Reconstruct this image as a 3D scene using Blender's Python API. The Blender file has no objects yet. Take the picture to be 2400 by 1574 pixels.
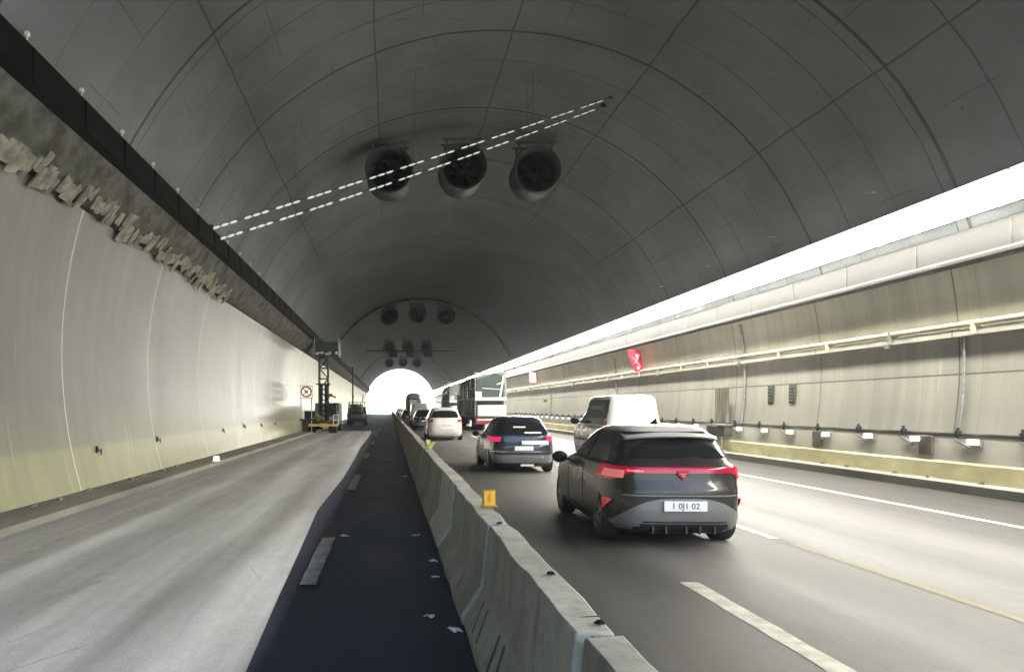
import bpy, math, random
from mathutils import Vector, Matrix
R = math.radians
random.seed(7)
scene = bpy.context.scene
COL = scene.collection

# ------------------------------------------------------------------ scene helpers
def tag(o, label=None, cat=None, group=None, kind=None):
    if label: o['label'] = label
    if cat: o['category'] = cat
    if group: o['group'] = group
    if kind: o['kind'] = kind
    return o

def thing(name, label, cat, loc=(0, 0, 0), rz=0.0, group=None):
    o = bpy.data.objects.new(name, None)
    o.empty_display_size = 0.2
    COL.objects.link(o)
    o.location = loc
    o.rotation_euler = (0, 0, rz)
    return tag(o, label, cat, group)

def copy_tree(o, parent=None):
    c = o.copy()
    COL.objects.link(c)
    if parent is not None: c.parent = parent
    for ch in list(o.children): copy_tree(ch, c)
    return c

class MB:
    def __init__(s): s.v = []; s.f = []
    def add(s, vs, fs):
        b = len(s.v)
        s.v += [tuple(p) for p in vs]
        s.f += [tuple(i + b for i in f) for f in fs]
        return s
    def box(s, c, d, rot=None):
        x, y, z = d[0] / 2, d[1] / 2, d[2] / 2
        vs = [Vector((i * x, j * y, k * z)) for i in (-1, 1) for j in (-1, 1) for k in (-1, 1)]
        if rot is not None: vs = [rot @ p for p in vs]
        c = Vector(c)
        return s.add([p + c for p in vs], [(0, 1, 3, 2), (4, 6, 7, 5), (0, 4, 5, 1), (2, 3, 7, 6), (0, 2, 6, 4), (1, 5, 7, 3)])
    def cyl(s, a, b, r, seg=12, r2=None, caps=True):
        a = Vector(a); b = Vector(b); d = (b - a).normalized()
        u = d.orthogonal().normalized(); w = d.cross(u)
        r2 = r if r2 is None else r2
        vs = []
        for p, rr in ((a, r), (b, r2)):
            for i in range(seg):
                t = 2 * math.pi * i / seg
                vs.append(p + (u * math.cos(t) + w * math.sin(t)) * rr)
        fs = [(i, (i + 1) % seg, seg + (i + 1) % seg, seg + i) for i in range(seg)]
        if caps: fs += [tuple(range(seg - 1, -1, -1)), tuple(range(seg, 2 * seg))]
        return s.add(vs, fs)
    def bar(s, a, b, w, h=None):
        a = Vector(a); b = Vector(b); d = b - a
        q = d.to_track_quat('Y', 'Z').to_matrix()
        return s.box((a + b) / 2, (w, d.length, h or w), q)
    def rings(s, rows, closed=True, caps=False):
        n = len(rows[0]); vs = [p for r in rows for p in r]; fs = []
        m = n if closed else n - 1
        for k in range(len(rows) - 1):
            for i in range(m):
                j = (i + 1) % n
                fs.append((k * n + i, k * n + j, (k + 1) * n + j, (k + 1) * n + i))
        if caps:
            fs.append(tuple(range(n - 1, -1, -1)))
            fs.append(tuple(range((len(rows) - 1) * n, len(rows) * n)))
        return s.add(vs, fs)
    def lathe_y(s, prof, seg=28, c=(0, 0, 0), closed=False):
        rows = []
        for (y, r) in prof:
            rows.append([Vector((c[0] + r * math.cos(2 * math.pi * i / seg), c[1] + y, c[2] + r * math.sin(2 * math.pi * i / seg))) for i in range(seg)])
        if closed: rows.append(rows[0])
        return s.rings(rows, True)
    def slab(s, rows, back):
        """front grid rows + back grid rows joined into a closed thin solid"""
        nr, nc = len(rows), len(rows[0])
        vs = [p for r in rows for p in r] + [p for r in back for p in r]
        o = nr * nc; fs = []
        for i in range(nr - 1):
            for j in range(nc - 1):
                a = i * nc + j
                fs.append((a, a + 1, a + nc + 1, a + nc))
                fs.append((o + a, o + a + nc, o + a + nc + 1, o + a + 1))
        def edge(a, b): fs.append((a, o + a, o + b, b))
        for j in range(nc - 1):
            edge(j, j + 1); edge((nr - 1) * nc + j + 1, (nr - 1) * nc + j)
        for i in range(nr - 1):
            edge((i + 1) * nc, i * nc); edge(i * nc + nc - 1, (i + 1) * nc + nc - 1)
        return s.add(vs, fs)
    def build(s, name, mat, parent=None, smooth=None, bevel=0.0, loc=None):
        me = bpy.data.meshes.new(name)
        me.from_pydata(s.v, [], s.f)
        me.validate()
        import bmesh
        bm = bmesh.new(); bm.from_mesh(me)
        bmesh.ops.recalc_face_normals(bm, faces=bm.faces)
        bm.to_mesh(me); bm.free()
        o = bpy.data.objects.new(name, me)
        COL.objects.link(o)
        if mat: me.materials.append(mat)
        if smooth:
            for p in me.polygons: p.use_smooth = True
            me.set_sharp_from_angle(angle=R(smooth))
        if bevel:
            b = o.modifiers.new('bevel', 'BEVEL'); b.width = bevel; b.segments = 2; b.limit_method = 'ANGLE'; b.angle_limit = R(40)
        if parent: o.parent = parent
        if loc is not None: o.location = loc
        return o

# ------------------------------------------------------------------ material helpers
class NT:
    def __init__(s, name):
        s.m = bpy.data.materials.new(name); s.m.use_nodes = True
        s.t = s.m.node_tree; s.n = s.t.nodes; s.l = s.t.links
        s.b = s.n['Principled BSDF']
    def new(s, t, **k):
        x = s.n.new(t)
        for a, b in k.items(): setattr(x, a, b)
        return x
    def set(s, sock, v):
        if hasattr(v, 'links') or isinstance(v, bpy.types.NodeSocket): s.l.new(v, sock)
        else: sock.default_value = v
    def math(s, op, a, b=0.0, c=0.0):
        x = s.new('ShaderNodeMath', operation=op)
        for i, q in enumerate((a, b, c)): s.set(x.inputs[i], q)
        return x.outputs[0]
    def coord(s, kind='Object', scale=(1, 1, 1), rand=False):
        tc = s.new('ShaderNodeTexCoord').outputs[kind]
        mp = s.new('ShaderNodeMapping'); s.l.new(tc, mp.inputs[0]); mp.inputs['Scale'].default_value = scale
        if rand:
            oi = s.new('ShaderNodeObjectInfo')
            cb = s.new('ShaderNodeCombineXYZ')
            for i, q in enumerate((37.0, 91.0, 53.0)): s.l.new(s.math('MULTIPLY', oi.outputs['Random'], q), cb.inputs[i])
            s.l.new(cb.outputs[0], mp.inputs['Location'])
        return mp.outputs[0]
    def noise(s, vec, scale=1.0, detail=4.0, rough=.55):
        x = s.new('ShaderNodeTexNoise'); s.l.new(vec, x.inputs['Vector'])
        x.inputs['Scale'].default_value = scale; x.inputs['Detail'].default_value = detail; x.inputs['Roughness'].default_value = rough
        return x.outputs[0]
    def rng(s, v, a, b, c=0.0, d=1.0, smooth=True):
        x = s.new('ShaderNodeMapRange', interpolation_type='SMOOTHSTEP' if smooth else 'LINEAR')
        s.set(x.inputs[0], v)
        for i, q in enumerate((a, b, c, d)): x.inputs[i + 1].default_value = q
        return x.outputs[0]
    def mix(s, f, a, b, mode='MIX'):
        x = s.new('ShaderNodeMix', data_type='RGBA', blend_type=mode)
        s.set(x.inputs[0], f)
        for i, q in ((6, a), (7, b)):
            if isinstance(q, (tuple, list)): x.inputs[i].default_value = (*q[:3], 1)
            else: s.set(x.inputs[i], q)
        return x.outputs[2]
    def ramp(s, f, stops, mode='LINEAR'):
        x = s.new('ShaderNodeValToRGB'); s.set(x.inputs[0], f)
        x.color_ramp.interpolation = mode
        e = x.color_ramp.elements
        while len(e) > 1: e.remove(e[0])
        for i, (p, c) in enumerate(stops):
            q = e[0] if i == 0 else e.new(p)
            q.position = p; q.color = (*c, 1) if isinstance(c, (tuple, list)) else (c, c, c, 1)
        return x.outputs[0]
    def bump(s, h, strength=.3, dist=.02, normal=None):
        x = s.new('ShaderNodeBump'); s.l.new(h, x.inputs['Height'])
        x.inputs['Strength'].default_value = strength; x.inputs['Distance'].default_value = dist
        if normal is not None: s.l.new(normal, x.inputs['Normal'])
        return x.outputs[0]
    def out(s, color=None, rough=None, normal=None, **k):
        b = s.b
        if color is not None:
            if isinstance(color, (tuple, list)): b.inputs['Base Color'].default_value = (*color[:3], 1)
            else: s.l.new(color, b.inputs['Base Color'])
        if rough is not None: s.set(b.inputs['Roughness'], rough)
        if normal is not None: s.l.new(normal, b.inputs['Normal'])
        for a, v in k.items():
            n = a.replace('_', ' ')
            b.inputs[n].default_value = v
        return s.m

def simple(name, col, rough=.6, var=.25, scale=4.0, metal=0.0, coat=0.0, bump=0.0, bscale=30.0, rand=False, stretch=(1, 1, 1), spec=.5):
    t = NT(name)
    vec = t.coord('Object', stretch, rand)
    n = t.noise(vec, scale, 5)
    dark = tuple(c * (1 - var) for c in col); lite = tuple(min(1, c * (1 + var)) for c in col)
    c = t.mix(t.rng(n, .3, .7), dark, lite)
    nr = None
    if bump: nr = t.bump(t.noise(vec, bscale, 5), bump, .01)
    rr = t.rng(n, .25, .75, max(.02, rough - .08), min(1, rough + .08))
    k = {'Metallic': metal, 'Coat_Weight': coat, 'Specular_IOR_Level': spec}
    return t.out(c, rr, nr, **k)

def emissive(name, col, strength, base=None, rough=.3):
    t = NT(name)
    t.out(base or col, rough)
    t.b.inputs['Emission Color'].default_value = (*col, 1)
    t.b.inputs['Emission Strength'].default_value = strength
    return t.m

# ------------------------------------------------------------------ tunnel geometry constants
CX, CZ, RAD = 3.05, 2.84, 9.60
Y0, Y1 = -9.0, 205.0  # unseen near mouth set close behind the camera for daylight fill
LAMP_STRENGTH = 22.0

def arc_pt(a, r=RAD): return CX + r * math.cos(a), CZ + r * math.sin(a)
def arc_x(z, side, r=RAD): return CX + side * math.sqrt(max(0.0, r * r - (z - CZ) ** 2))
def arc_ang(z, side):
    a = math.asin((z - CZ) / RAD)
    return a if side > 0 else math.pi - a

# ------------------------------------------------------------------ materials
def mat_vault():
    t = NT('vault_concrete')
    uv = t.new('ShaderNodeUVMap').outputs[0]
    sp = t.new('ShaderNodeSeparateXYZ'); t.l.new(uv, sp.inputs[0])
    u, v = sp.outputs[0], sp.outputs[1]
    wob = t.noise(uv, .35, 3)
    v2 = t.math('ADD', v, t.math('MULTIPLY', t.math('SUBTRACT', wob, .5), .22))
    u2 = t.math('ADD', u, t.math('MULTIPLY', t.math('SUBTRACT', wob, .5), .18))
    brk = t.rng(t.noise(uv, .22, 2), .36, .58)
    def line(val, off, period, w0, w1):
        d = t.math('PINGPONG', t.math('SUBTRACT', val, off), period / 2)
        return t.math('SUBTRACT', 1.0, t.rng(d, w0, w1))
    fine = t.math('MULTIPLY', line(v2, 15.6, 1.78, .008, .030), t.math('ADD', .25, t.math('MULTIPLY', brk, .6)))
    thick = line(v2, 15.6, 5.34, .025, .07)
    dbl = t.math('MULTIPLY', line(v2, 15.95, 5.34 * 2, .008, .028), .8)
    lng = t.math('MULTIPLY', line(u2, RAD * R(39.7), RAD * R(23.75), .008, .032), .85)
    # short off-set joints: a second set that only shows where a coarse mask lets it
    brk2 = t.rng(t.noise(uv, .5, 1), .52, .58)
    half = t.math('MULTIPLY', t.math('MULTIPLY', line(u2, RAD * R(39.7) + 1.3, 1.33, .005, .022), brk2), .5)
    vor = t.new('ShaderNodeTexVoronoi', feature='DISTANCE_TO_EDGE'); t.l.new(uv, vor.inputs['Vector']); vor.inputs['Scale'].default_value = .42
    crack = t.math('MULTIPLY', t.math('SUBTRACT', 1.0, t.rng(vor.outputs['Distance'], .002, .012)), t.math('MULTIPLY', t.rng(t.noise(uv, .6, 2), .56, .66), .35))
    m = fine
    for q in (thick, dbl, lng, half, crack): m = t.math('MAXIMUM', m, q)
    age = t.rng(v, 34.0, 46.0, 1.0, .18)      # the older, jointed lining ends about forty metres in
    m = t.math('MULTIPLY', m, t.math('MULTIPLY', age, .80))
    st = t.noise(uv, .28, 6, .6); fn = t.noise(uv, 3.0, 6, .65)
    strk = t.noise(t.coord('UV', (.35, 1.6, 1)), 1.0, 5, .6)
    base = t.mix(t.rng(st, .3, .7), (.166, .178, .188), (.232, .248, .262))
    base = t.mix(t.rng(fn, .35, .75, 0, .35), base, (.18, .18, .17))
    base = t.mix(t.math('MULTIPLY', t.rng(strk, .55, .8), .35), base, (.14, .138, .126))
    spots = t.new('ShaderNodeTexVoronoi'); t.l.new(uv, spots.inputs['Vector']); spots.inputs['Scale'].default_value = 1.4
    sp_m = t.math('MULTIPLY', t.math('SUBTRACT', 1.0, t.rng(spots.outputs['Distance'], .03, .06)), t.rng(t.noise(uv, .5, 1), .55, .62))
    base = t.mix(t.math('MULTIPLY', sp_m, .8), base, (.02, .018, .015))
    base = t.mix(t.rng(v, 30.0, 60.0, 0, .62), base, (.055, .058, .064))      # far vault darkened in its colour to stand for fading light
    col = t.mix(t.math('MULTIPLY', m, .92), base, (.045, .044, .039))
    h = t.math('SUBTRACT', t.math('MULTIPLY', fn, .15), m)
    return t.out(col, .75, t.bump(h, .5, .03), Specular_IOR_Level=.1)

def wall_mat(name, bands, joint0, pitch, rough, spec, zline, gloss_streak, light_joint, bmp=.16):
    """bands: list of (z, colour); joints every pitch metres along the tunnel; vertical streaking"""
    t = NT(name)
    tc = t.new('ShaderNodeTexCoord').outputs['Object']
    sp = t.new('ShaderNodeSeparateXYZ'); t.l.new(tc, sp.inputs[0])
    y, z = sp.outputs[1], sp.outputs[2]
    vs = t.coord('Object', (.12, 2.6, .14)); vb = t.coord('Object', (.5, .5, .5))
    n1 = t.noise(vs, 1.0, 6, .62); n2 = t.noise(vb, .7, 5); n3 = t.noise(t.coord('Object', (1, 6.5, .3)), 1.0, 4)
    zj = t.math('ADD', z, t.math('MULTIPLY', t.math('SUBTRACT', n3, .5), .12))
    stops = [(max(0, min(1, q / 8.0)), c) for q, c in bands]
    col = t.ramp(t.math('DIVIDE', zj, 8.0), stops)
    strk = t.rng(n1, .32, .72, .88, 1.08)
    bl = t.rng(n2, .3, .7, .88, 1.06)
    cc = t.new('ShaderNodeCombineColor'); g = t.math('MULTIPLY', strk, bl)
    for i in range(3): t.l.new(g, cc.inputs[i])
    col = t.mix(1.0, col, cc.outputs[0], 'MULTIPLY')
    lt = t.math('MULTIPLY', t.rng(n3, .64, .74), .30)
    lt = t.math('MULTIPLY', lt, t.rng(z, 3.6, 2.4, 0, 1))
    col = t.mix(lt, col, (.62, .60, .52))
    wob = t.math('MULTIPLY', t.math('SUBTRACT', n2, .5), .10)
    d = t.math('PINGPONG', t.math('SUBTRACT', t.math('ADD', y, wob), joint0), pitch / 2)
    j = t.math('SUBTRACT', 1.0, t.rng(d, .008, .03))
    jf = t.math('MULTIPLY', t.math('SUBTRACT', 1.0, t.rng(t.math('PINGPONG', y, pitch / 6), .004, .016)), .35)
    hz = j
    for zz, ww in zline:
        q = t.math('ABSOLUTE', t.math('SUBTRACT', z, zz))
        hz = t.math('MAXIMUM', hz, t.math('SUBTRACT', 1.0, t.rng(q, ww * .4, ww)))
    if light_joint:
        col = t.mix(t.math('MULTIPLY', j, .75), col, (.72, .70, .64))
        hz2 = t.math('MAXIMUM', jf, t.math('MULTIPLY', t.math('SUBTRACT', hz, j), .5))
        col = t.mix(hz2, col, (.16, .15, .13))
    else:
        col = t.mix(t.math('MULTIPLY', t.math('MAXIMUM', hz, jf), .8), col, (.07, .065, .055))
    rr = t.rng(n1, .3, .7, rough - gloss_streak, rough + gloss_streak)
    # each panel is very slightly dished, so reflections break from panel to panel
    pan = t.math('PINGPONG', y, pitch / 12)
    h = t.math('ADD', t.math('MULTIPLY', pan, .05), t.math('ADD', t.math('MULTIPLY', n3, .012), t.math('MULTIPLY', j, .01)))
    return t.out(col, rr, t.bump(h, bmp, .12), Specular_IOR_Level=spec)

def road_mat(name, lo, hi, stops, rough_stops, fine=(.72, 1.22), tint=None):
    """lengthwise wheel tracks and painted-in glare bands: colour and polish vary across the carriageway (object X)"""
    t = NT(name)
    tc = t.new('ShaderNodeTexCoord').outputs['Object']
    sp = t.new('ShaderNodeSeparateXYZ'); t.l.new(tc, sp.inputs[0])
    nl = t.noise(t.coord('Object', (1.6, .05, 1)), 1.0, 5, .6)
    nm = t.noise(t.coord('Object', (.5, .12, 1)), 1.0, 4)
    x = t.math('ADD', sp.outputs[0], t.math('MULTIPLY', t.math('SUBTRACT', nm, .5), .9))
    f = t.rng(x, lo, hi, 0, 1, False)
    col = t.ramp(f, stops); ro = t.ramp(f, rough_stops)
    ng = t.noise(t.coord('Object', (1, 1, 1)), 60, 3, .7); nb = t.noise(t.coord('Object', (1, .35, 1)), .9, 6, .6)
    cc = t.new('ShaderNodeCombineColor')
    g = t.math('MULTIPLY', t.rng(nl, .3, .7, fine[0], fine[1]), t.math('MULTIPLY', t.math('MULTIPLY', t.rng(ng, .3, .7, .80, 1.15), t.rng(t.noise(t.coord('Object', (1, .6, 1)), 9, 5, .75), .35, .7, .93, 1.05)), t.rng(nb, .3, .7, .85, 1.1)))
    for i in range(3): t.l.new(g, cc.inputs[i])
    col = t.mix(1.0, col, cc.outputs[0], 'MULTIPLY')
    # oil drips down the middle of each lane
    oil = t.math('MULTIPLY', t.rng(t.noise(t.coord('Object', (1.1, .35, 1)), 1.3, 6, .7), .58, .72), .30)
    col = t.mix(oil, col, (.03, .028, .026))
    # tar lines and cracks
    vor = t.new('ShaderNodeTexVoronoi', feature='DISTANCE_TO_EDGE'); t.l.new(t.coord('Object', (.28, .10, 1)), vor.inputs['Vector'])
    ck = t.math('MULTIPLY', t.math('SUBTRACT', 1.0, t.rng(vor.outputs['Distance'], .002, .010)), t.math('MULTIPLY', t.rng(nb, .56, .66), .35))
    col = t.mix(ck, col, (.03, .03, .03))
    rr = t.math('ADD', ro, t.rng(nl, .3, .7, -.06, .08))
    return t.out(col, rr, t.bump(ng, .25, .006), Specular_IOR_Level=.35)

def barrier_mat():
    t = NT('barrier_concrete')
    v = t.coord('Object', (1, 1, 1), True)
    n = t.noise(v, 1.4, 7, .65); f = t.noise(v, 14, 6, .7)
    vs = t.coord('Object', (3, 3, .4), True); s = t.noise(vs, 1.5, 5)
    c = t.mix(t.rng(n, .3, .7), (.27, .265, .232), (.42, .412, .365))
    c = t.mix(t.rng(f, .45, .75, 0, .45), c, (.15, .15, .125))
    c = t.mix(t.rng(s, .55, .75, 0, .5), c, (.12, .125, .095))
    vor = t.new('ShaderNodeTexVoronoi'); t.l.new(t.coord('Object', (2, 7, 2), True), vor.inputs['Vector'])
    pk = t.math('SUBTRACT', 1.0, t.rng(vor.outputs['Distance'], .05, .12))
    c = t.mix(t.math('MULTIPLY', pk, .4), c, (.08, .08, .07))
    h = t.math('SUBTRACT', t.math('ADD', t.math('MULTIPLY', f, .6), n), t.math('MULTIPLY', pk, .4))
    return t.out(c, .85, t.bump(h, .45, .02), Specular_IOR_Level=.3)

M = {}
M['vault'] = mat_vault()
M['left_wall'] = wall_mat('enamel_panel_wall', [(0, (.25, .245, .135)), (.90, (.25, .245, .145)), (1.02, (.182, .178, .132)), (1.84, (.175, .172, .145)), (1.92, (.168, .167, .156)), (6.5, (.225, .223, .205))],
                          14.8, 5.25, .24, .012, [(1.88, .02)], .02, True, 0.0)
M['right_wall'] = wall_mat('tiled_side_wall', [(0, (.29, .28, .24)), (1.6, (.30, .29, .25)), (2.50, (.37, .357, .305)), (2.54, (.345, .332, .288)), (3.2, (.42, .40, .345)), (3.62, (.50, .48, .39)), (4.1, (.62, .59, .49)), (4.4, (.74, .71, .60)), (5.5, (.74, .71, .60))],  # upper bands coloured paler to offset the shade under the ledge
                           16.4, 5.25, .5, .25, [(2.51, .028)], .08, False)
M['road_left'] = road_mat('worn_lit_carriageway', -5.4, -.9,  # pale tone and streaks put the lit road's glare into its colour
                          [(0, (.34, .33, .30)), (.22, (.44, .433, .405)), (.33, (.60, .593, .565)), (.46, (.42, .415, .395)), (.52, (.42, .415, .395)), (.66, (.64, .634, .61)), (.78, (.48, .474, .455)), (.88, (.66, .653, .63)), (1, (.66, .653, .63))],
                          [(0, .6), (.3, .42), (.5, .5), (.7, .36), (1, .36)])
M['road_right'] = road_mat('asphalt_carriageway', .6, 11.9,  # pale bands paint lamp reflections over the worn wheel tracks
                           [(0, (.055, .052, .047)), (.08, (.066, .063, .058)), (.15, (.062, .059, .055)), (.22, (.10, .097, .091)), (.31, (.145, .141, .134)), (.38, (.095, .092, .087)), (.46, (.125, .122, .117)), (.52, (.058, .056, .053)), (.595, (.125, .122, .116)), (.68, (.085, .082, .076)), (.74, (.052, .049, .045)), (.85, (.045, .042, .038)), (.92, (.045, .041, .036)), (1, (.03, .028, .024))],
                           [(0, .65), (.35, .62), (.45, .55), (.7, .52), (.8, .65), (1, .75)])
M['road_dark'] = simple('dark_asphalt_shade', (.033, .041, .064), .55, .32, 1.6, bump=.5, bscale=70, stretch=(1, .4, 1))  # dark bluish asphalt tone also paints the barrier's shadow beside it
M['ground'] = simple('outside_ground', (.22, .21, .17), .9, .3, .05)
M['outside_road'] = simple('sunlit_pale_road', (.38, .37, .35), .9, .2, .3, spec=.1)
M['kerb'] = simple('kerb_concrete', (.20, .185, .155), .8, .3, 1.2, bump=.4, stretch=(1, .3, 1))
M['walkway'] = simple('walkway_concrete', (.23, .215, .18), .8, .25, 1.0, bump=.3, stretch=(1, .3, 1))
M['yellow_kerb'] = simple('faded_yellow_paint', (.55, .52, .30), .6, .22, 1.6, bump=.3, stretch=(1, .5, 1))
M['base_wall'] = simple('base_wall_concrete', (.42, .40, .34), .6, .16, .9, bump=.2, stretch=(1, .4, 1))
M['barrier'] = barrier_mat()
M['barrier_patch'] = simple('pale_joint_filler', (.52, .51, .47), .8, .12, 3, bump=.2)
M['ledge_dark'] = simple('soot_black_steel', (.007, .008, .007), .8, .4, 2, bump=.3, spec=.12)
M['ledge_soffit'] = simple('rough_sooty_concrete', (.085, .085, .072), .9, .55, 2.4, bump=1.0, bscale=6)
M['slab'] = simple('pale_cast_slab', (.23, .23, .185), .9, .45, 4, bump=.5, bscale=12, rand=True)
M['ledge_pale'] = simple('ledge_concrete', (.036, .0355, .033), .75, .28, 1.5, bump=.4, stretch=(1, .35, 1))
M['pipe'] = simple('painted_pipe', (.55, .50, .36), .4, .12, 3, stretch=(1, .2, 1))
M['steel'] = simple('galvanised_steel', (.32, .32, .30), .45, .25, 6, metal=.6)
M['dark_steel'] = simple('dark_steel', (.035, .036, .038), .5, .3, 5, metal=.3)
M['black'] = simple('black_rubber', (.012, .012, .012), .75, .3, 10)
M['cabinet'] = simple('weathered_cabinet', (.11, .10, .078), .6, .35, 3)
M['stain'] = simple('rust_stain', (.17, .15, .115), .8, .5, 3, stretch=(1, 2.5, .4))
M['grille'] = simple('grimy_grille', (.07, .075, .06), .7, .4, 8)
M['fan'] = simple('fan_casing_grey', (.065, .085, .082), .5, .2, 3)
M['hanger'] = simple('dusty_hanger', (.15, .158, .16), .8, .2, 3)
M['fan_dark'] = simple('fan_interior', (.035, .05, .05), .6, .2, 3)
M['white'] = simple('white_paint', (.74, .74, .72), .45, .05, 3)
M['line_white'] = simple('worn_white_marking', (.62, .60, .54), .6, .22, 5, bump=.2, bscale=60)
M['line_grey'] = simple('worn_grey_marking', (.42, .40, .34), .7, .3, 5, bump=.2, bscale=60)
M['line_yellow'] = simple('worn_yellow_marking', (.20, .165, .085), .7, .3, 5, bump=.2, bscale=60)
M['lamp'] = emissive('led_diffuser', (1.0, .965, .865), LAMP_STRENGTH)
M['glow_strip'] = emissive('lamp_glow_strip', (1.0, .97, .84), .55, (.8, .8, .75), .5)  # added glowing strip that thickens the lamp band like glare
M['marker'] = emissive('marker_lens', (1.0, .98, .92), .22, (.85, .85, .82))
M['reflection_dash'] = emissive('reflection_dash_glow', (.86, 1.0, .86), .09, (.8, .8, .8))  # glowing dashes standing for a windscreen reflection
M['red_sign'] = emissive('lit_red_sign', (.80, .05, .10), .035, (.6, .03, .06))
M['sign_white'] = emissive('lit_white_sign', (1, .88, .86), .07, (.8, .75, .74))
M['amber'] = simple('amber_reflector', (.80, .42, .02), .25, .08, 8, coat=.6)
M['amber_edge'] = simple('dull_amber_frame', (.30, .17, .03), .5, .2, 8)
M['paper'] = simple('crumpled_paper', (.72, .74, .72), .7, .1, 9, rand=True)
M['leaf'] = simple('weed_leaf', (.16, .22, .03), .6, .3, 20)
M['leaf_yellow'] = simple('yellowish_weed_leaf', (.42, .45, .12), .6, .25, 20)
M['glass'] = simple('dark_tinted_glass', (.012, .015, .015), .06, .1, 1, coat=1.0)
M['tyre'] = simple('tyre_rubber', (.016, .016, .017), .8, .3, 12, bump=.3)
M['rim'] = simple('alloy_rim', (.30, .30, .31), .3, .1, 6, metal=.8)
M['plate'] = simple('white_plate', (.82, .82, .82), .4, .02, 3)
M['ink'] = simple('plate_ink', (.02, .02, .03), .6, .1, 3)
M['tail'] = emissive('red_tail_lamp', (.75, .004, .05), .045, (.30, .004, .03), .12)
M['tail_pale'] = emissive('pale_lamp_lens', (.95, .22, .20), .07, (.6, .2, .2), .12)
M['tail_dim'] = simple('dim_tail_lamp', (.38, .02, .03), .15, .1, 4, coat=1)
M['tail_orange'] = simple('orange_tail_lamp', (.55, .17, .07), .15, .15, 8, coat=1)
M['pink_lamp'] = emissive('pink_brake_lamp', (1.0, .02, .16), .11, (.6, .02, .1), .12)
M['chrome'] = simple('bright_trim', (.6, .6, .6), .15, .05, 3, metal=1)

def paint(name, col, rough=.22, metal=.3, coat=1.0):
    return simple('paint_' + name, col, rough, .06, 2, metal=metal, coat=coat, spec=.35)
P_BLACK = paint('graphite', (.034, .031, .028), .32, .2, .25); P_GREY = paint('bumper_grey', (.19, .187, .18), .4, .2, .3)
P_ROOF = paint('roof_reflection', (.50, .49, .47), .42, .0, .4)  # pale tone paints lamp and ceiling reflections onto the dark car's roof
P_NAVY = paint('navy', (.022, .026, .045), .3, .2, .4); P_WHITE = paint('van_white', (.80, .80, .79), .35, 0, .6)
P_PEARL = paint('pearl', (.72, .66, .63), .3, .1); P_SILVER = paint('silver', (.46, .45, .41), .3, .4)
P_MAROON = paint('maroon', (.09, .02, .025)); P_DARK = paint('charcoal', (.022, .018, .022)); P_GREEN = paint('dark_green', (.05, .075, .07), .5, 0, .2)
P_YELLOW = paint('works_yellow', (.62, .42, .10), .45, 0, .2); P_RED = paint('works_red', (.30, .035, .025), .45, 0, .3)
P_PALE = paint('pale_grey', (.22, .235, .235), .5, 0, .2)

# ------------------------------------------------------------------ setting: ground, roads, kerbs
def strip(name, x0, x1, y0, y1, z, mat, kind='structure', n=1):
    b = MB()
    for i in range(n):
        a = y0 + (y1 - y0) * i / n; c = y0 + (y1 - y0) * (i + 1) / n
        b.add([(x0, a, z), (x1, a, z), (x1, c, z), (x0, c, z)], [(0, 1, 2, 3)])
    o = b.build(name, mat)
    if kind: o['kind'] = kind
    return o

strip('ground', -1500, 1500, -900, 2600, -.06, M['ground'])
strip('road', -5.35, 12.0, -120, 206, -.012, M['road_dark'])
strip('road_outside', -9, 15, 206, 900, -.012, M['outside_road'])
strip('road_right_carriageway', .60, 11.9, -120, 206, 0.0, M['road_right'])
edge = [(-40, -.92), (4.9, -.96), (7, -1.04), (8.9, -1.10), (12.8, -1.24), (18.7, -1.16), (26, -1.20), (32.6, -1.28), (45, -1.24), (56.5, -1.35)]  # pale slab's edge traces the barrier's shadow, leaving a painted dark strip
b = MB(); vs = []; fs = []
for y, x in edge: vs += [(-5.35, y, 0), (x, y, 0)]
for i in range(len(edge) - 1): fs.append((2 * i, 2 * i + 1, 2 * i + 3, 2 * i + 2))
b.add(vs, fs); tag(b.build('road_left_carriageway', M['road_left']), kind='structure')
# walkways with kerb steps
b = MB().box((-6.0, (Y0 + Y1) / 2, .02), (1.4, Y1 - Y0, .18)); tag(b.build('pavement_left', M['kerb'], bevel=.02), kind='structure')
b = MB().box((12.45, (Y0 + Y1) / 2, .06), (1.3, Y1 - Y0, .28)); tag(b.build('pavement_right', M['walkway'], bevel=.02), kind='structure')

def marking(x, y0, y1, w, mat, name, taper=0.0, z=.004):
    m = MB(); n = max(2, int((y1 - y0) / .25)); vs = []; fs = []
    for i in range(n + 1):
        y = y0 + (y1 - y0) * i / n
        j = random.uniform(-.008, .008)
        xx = x + taper * (y - y0)
        vs += [(xx - w / 2 + j, y, z), (xx + w / 2 + random.uniform(-.008, .008), y, z)]
    for i in range(n): fs.append((2 * i, 2 * i + 1, 2 * i + 3, 2 * i + 2))
    m.add(vs, fs)
    return tag(m.build(name, mat), kind='structure')
marking(-4.42, -10, 56, .10, M['line_grey'], 'road_marking_edge_line')
for a, c in ((-1.5, 1.2), (7.4, 10.1), (16, 19.5), (26, 29), (36, 39), (46, 49), (60, 63), (75, 79), (90, 94)):
    marking(-.82, a, c, .17, M['line_grey'], 'road_marking_dash')
for a, c in ((4.2, 7.5),):
    marking(3.04, a, c, .19, M['line_grey'], 'road_marking_dash')
for a, c in ((10.0, 11.3), (20, 23), (32, 35), (44, 47), (56, 59), (68, 71)):
    marking(5.22, a, c, .13, M['line_white'], 'road_marking_dash')
marking(5.30, 3.0, 9.6, .10, M['line_yellow'], 'road_marking_yellow_line', -.01)
marking(9.35, -5, 200, .14, M['line_white'], 'road_marking_edge_line')

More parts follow.
